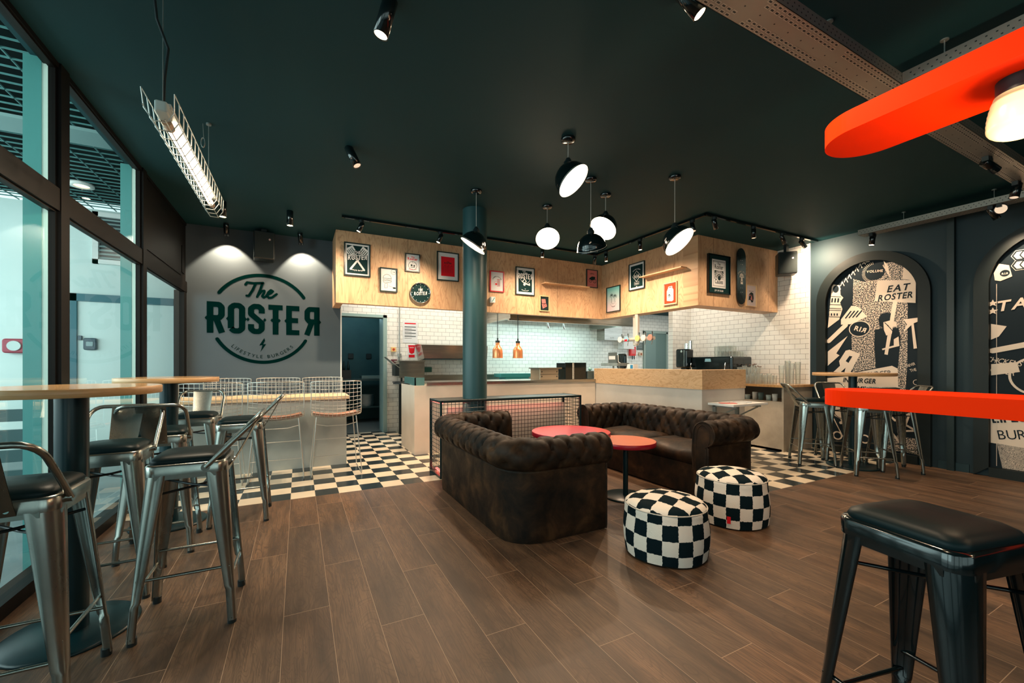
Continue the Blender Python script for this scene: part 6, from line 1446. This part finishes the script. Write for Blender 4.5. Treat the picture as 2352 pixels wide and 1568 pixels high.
t2 = tray('perforated cable tray running along the arch mural wall', 'y', -1.5, 2.62, 6.15, 6.31, 2.79, .065)
rod(t2, 6.2, 2.2, 2.855); rod(t2, 6.2, 1.5, 2.855)
t3 = tray('perforated cable tray branching off behind the hanging red board', 'y', -1.5, 1.088, 3.05, 3.21, 2.79, .065)
rod(t3, 3.10, .93, 2.855)
G4 = 'black spotlights under the cable trays'
spot_can('tray spotlight above the first arch mural, hanging at the tray end', (6.22, 2.50, 2.79), (-.1, .08, -1), .13, .03, True, 34, 85, .05, 'tray_spotlight', G4, adapter=True, blend=.4)
sp1 = onz(2268, 362, 2.79); spot_can('left of the two black spotlights under large tray near the globe lamp', (sp1.x, sp1.y, 2.79), (.8, -.3, -.45), .13, .032, False, 10, 80, .05, 'tray_spotlight', G4, adapter=True)
sp2 = onz(2335, 418, 2.79); spot_can('right of the two black spotlights under large tray, at right edge', (sp2.x, sp2.y, 2.79), (-.25, .12, -1), .13, .032, False, 22, 90, .05, 'tray_spotlight', G4, adapter=True)
sp3 = onz(2270, 470, 2.79); spot_can('black tilted spotlight under the mural wall tray', (6.22, sp3.y, 2.79), (.3, -.35, -.9), .13, .03, False, 40, 95, .05, 'tray_spotlight', G4, adapter=True)
sp4 = onz(2306, 478, 2.79); spot_can('tray spotlight pointing its pale round lens at the camera, right edge', (6.22, sp4.y-.02, 2.79), (-.90, -.28, -.12), .05, .05, False, 0, 90, .05, 'tray_spotlight', G4, adapter=True)
sp5 = onz(1572, -18, CE); spot_can('lit spotlight just cut off at the top edge, right of centre', (sp5.x, sp5.y, CE), (.55, -.45, -1), .17, .034, True, 50, 100, .02)
# speakers
def speaker(label, x, y, z0, z1, w_, d, face):
    t = thing('wall_speaker', label, 'speaker', (x, y, z0)); m = MB(); a = atan2(face[1], face[0])
    m.rbox(-d/2, d/2, -w_/2, w_/2, z0, z1, .02); o = m.build('cabinet', blackm, None, local=True); o.parent = t; o.location = (0, 0, -z0); o.rotation_euler.z = a
    m = MB(); m.box(d/2, d/2+.004, -w_/2+.015, w_/2-.015, z0+.02, z1-.02); o = m.build('grille', mat('speaker_cloth', (.004, .012, .013), .8), None); o.parent = t; o.location = (0, 0, -z0); o.rotation_euler.z = a
    m = MB(); m.cyl((d/2+.006, w_*.25, z1-.10), .012, -.002, .002, 14, 0, Matrix.Rotation(pi/2, 4, 'Y')); o = m.build('badge', mat('speaker_badge', (.5, .35, .35), .4), None); o.parent = t; o.location = (0, 0, -z0); o.rotation_euler.z = a
    m = MB(); m.box(-.03, .03, -.02, .02, z1, CE); o = m.build('bracket', blackm, None); o.parent = t; o.location = (0, 0, -z0)
speaker('black speaker on the slate wall above the logo', -.40, 6.29, 2.55, 2.90, .235, .22, (.1, -1))
speaker('black speaker under the ceiling at the right end of the bulkhead', 6.38, 3.60, 2.51, 2.83, .24, .22, (-.75, -.65))

# unseen ceiling cylinders added as warm fill over the near part of the room
for i, (x, y) in enumerate(((.6, .9), (2.6, -.2), (4.6, .2), (.4, -1.4), (4.4, 1.9), (3.4, 2.4))):
    if i < 4: spot_can('added unseen fill spotlight %s' % ('over the nearest planks', 'above the red bar table', 'by the arch wall, near side', 'behind the viewer')[i], (x, y, CE), (.8, -.1, -1) if i == 0 else (0, 0, -1), .17, .034, True, 34 if i == 0 else 9, 90, 0)
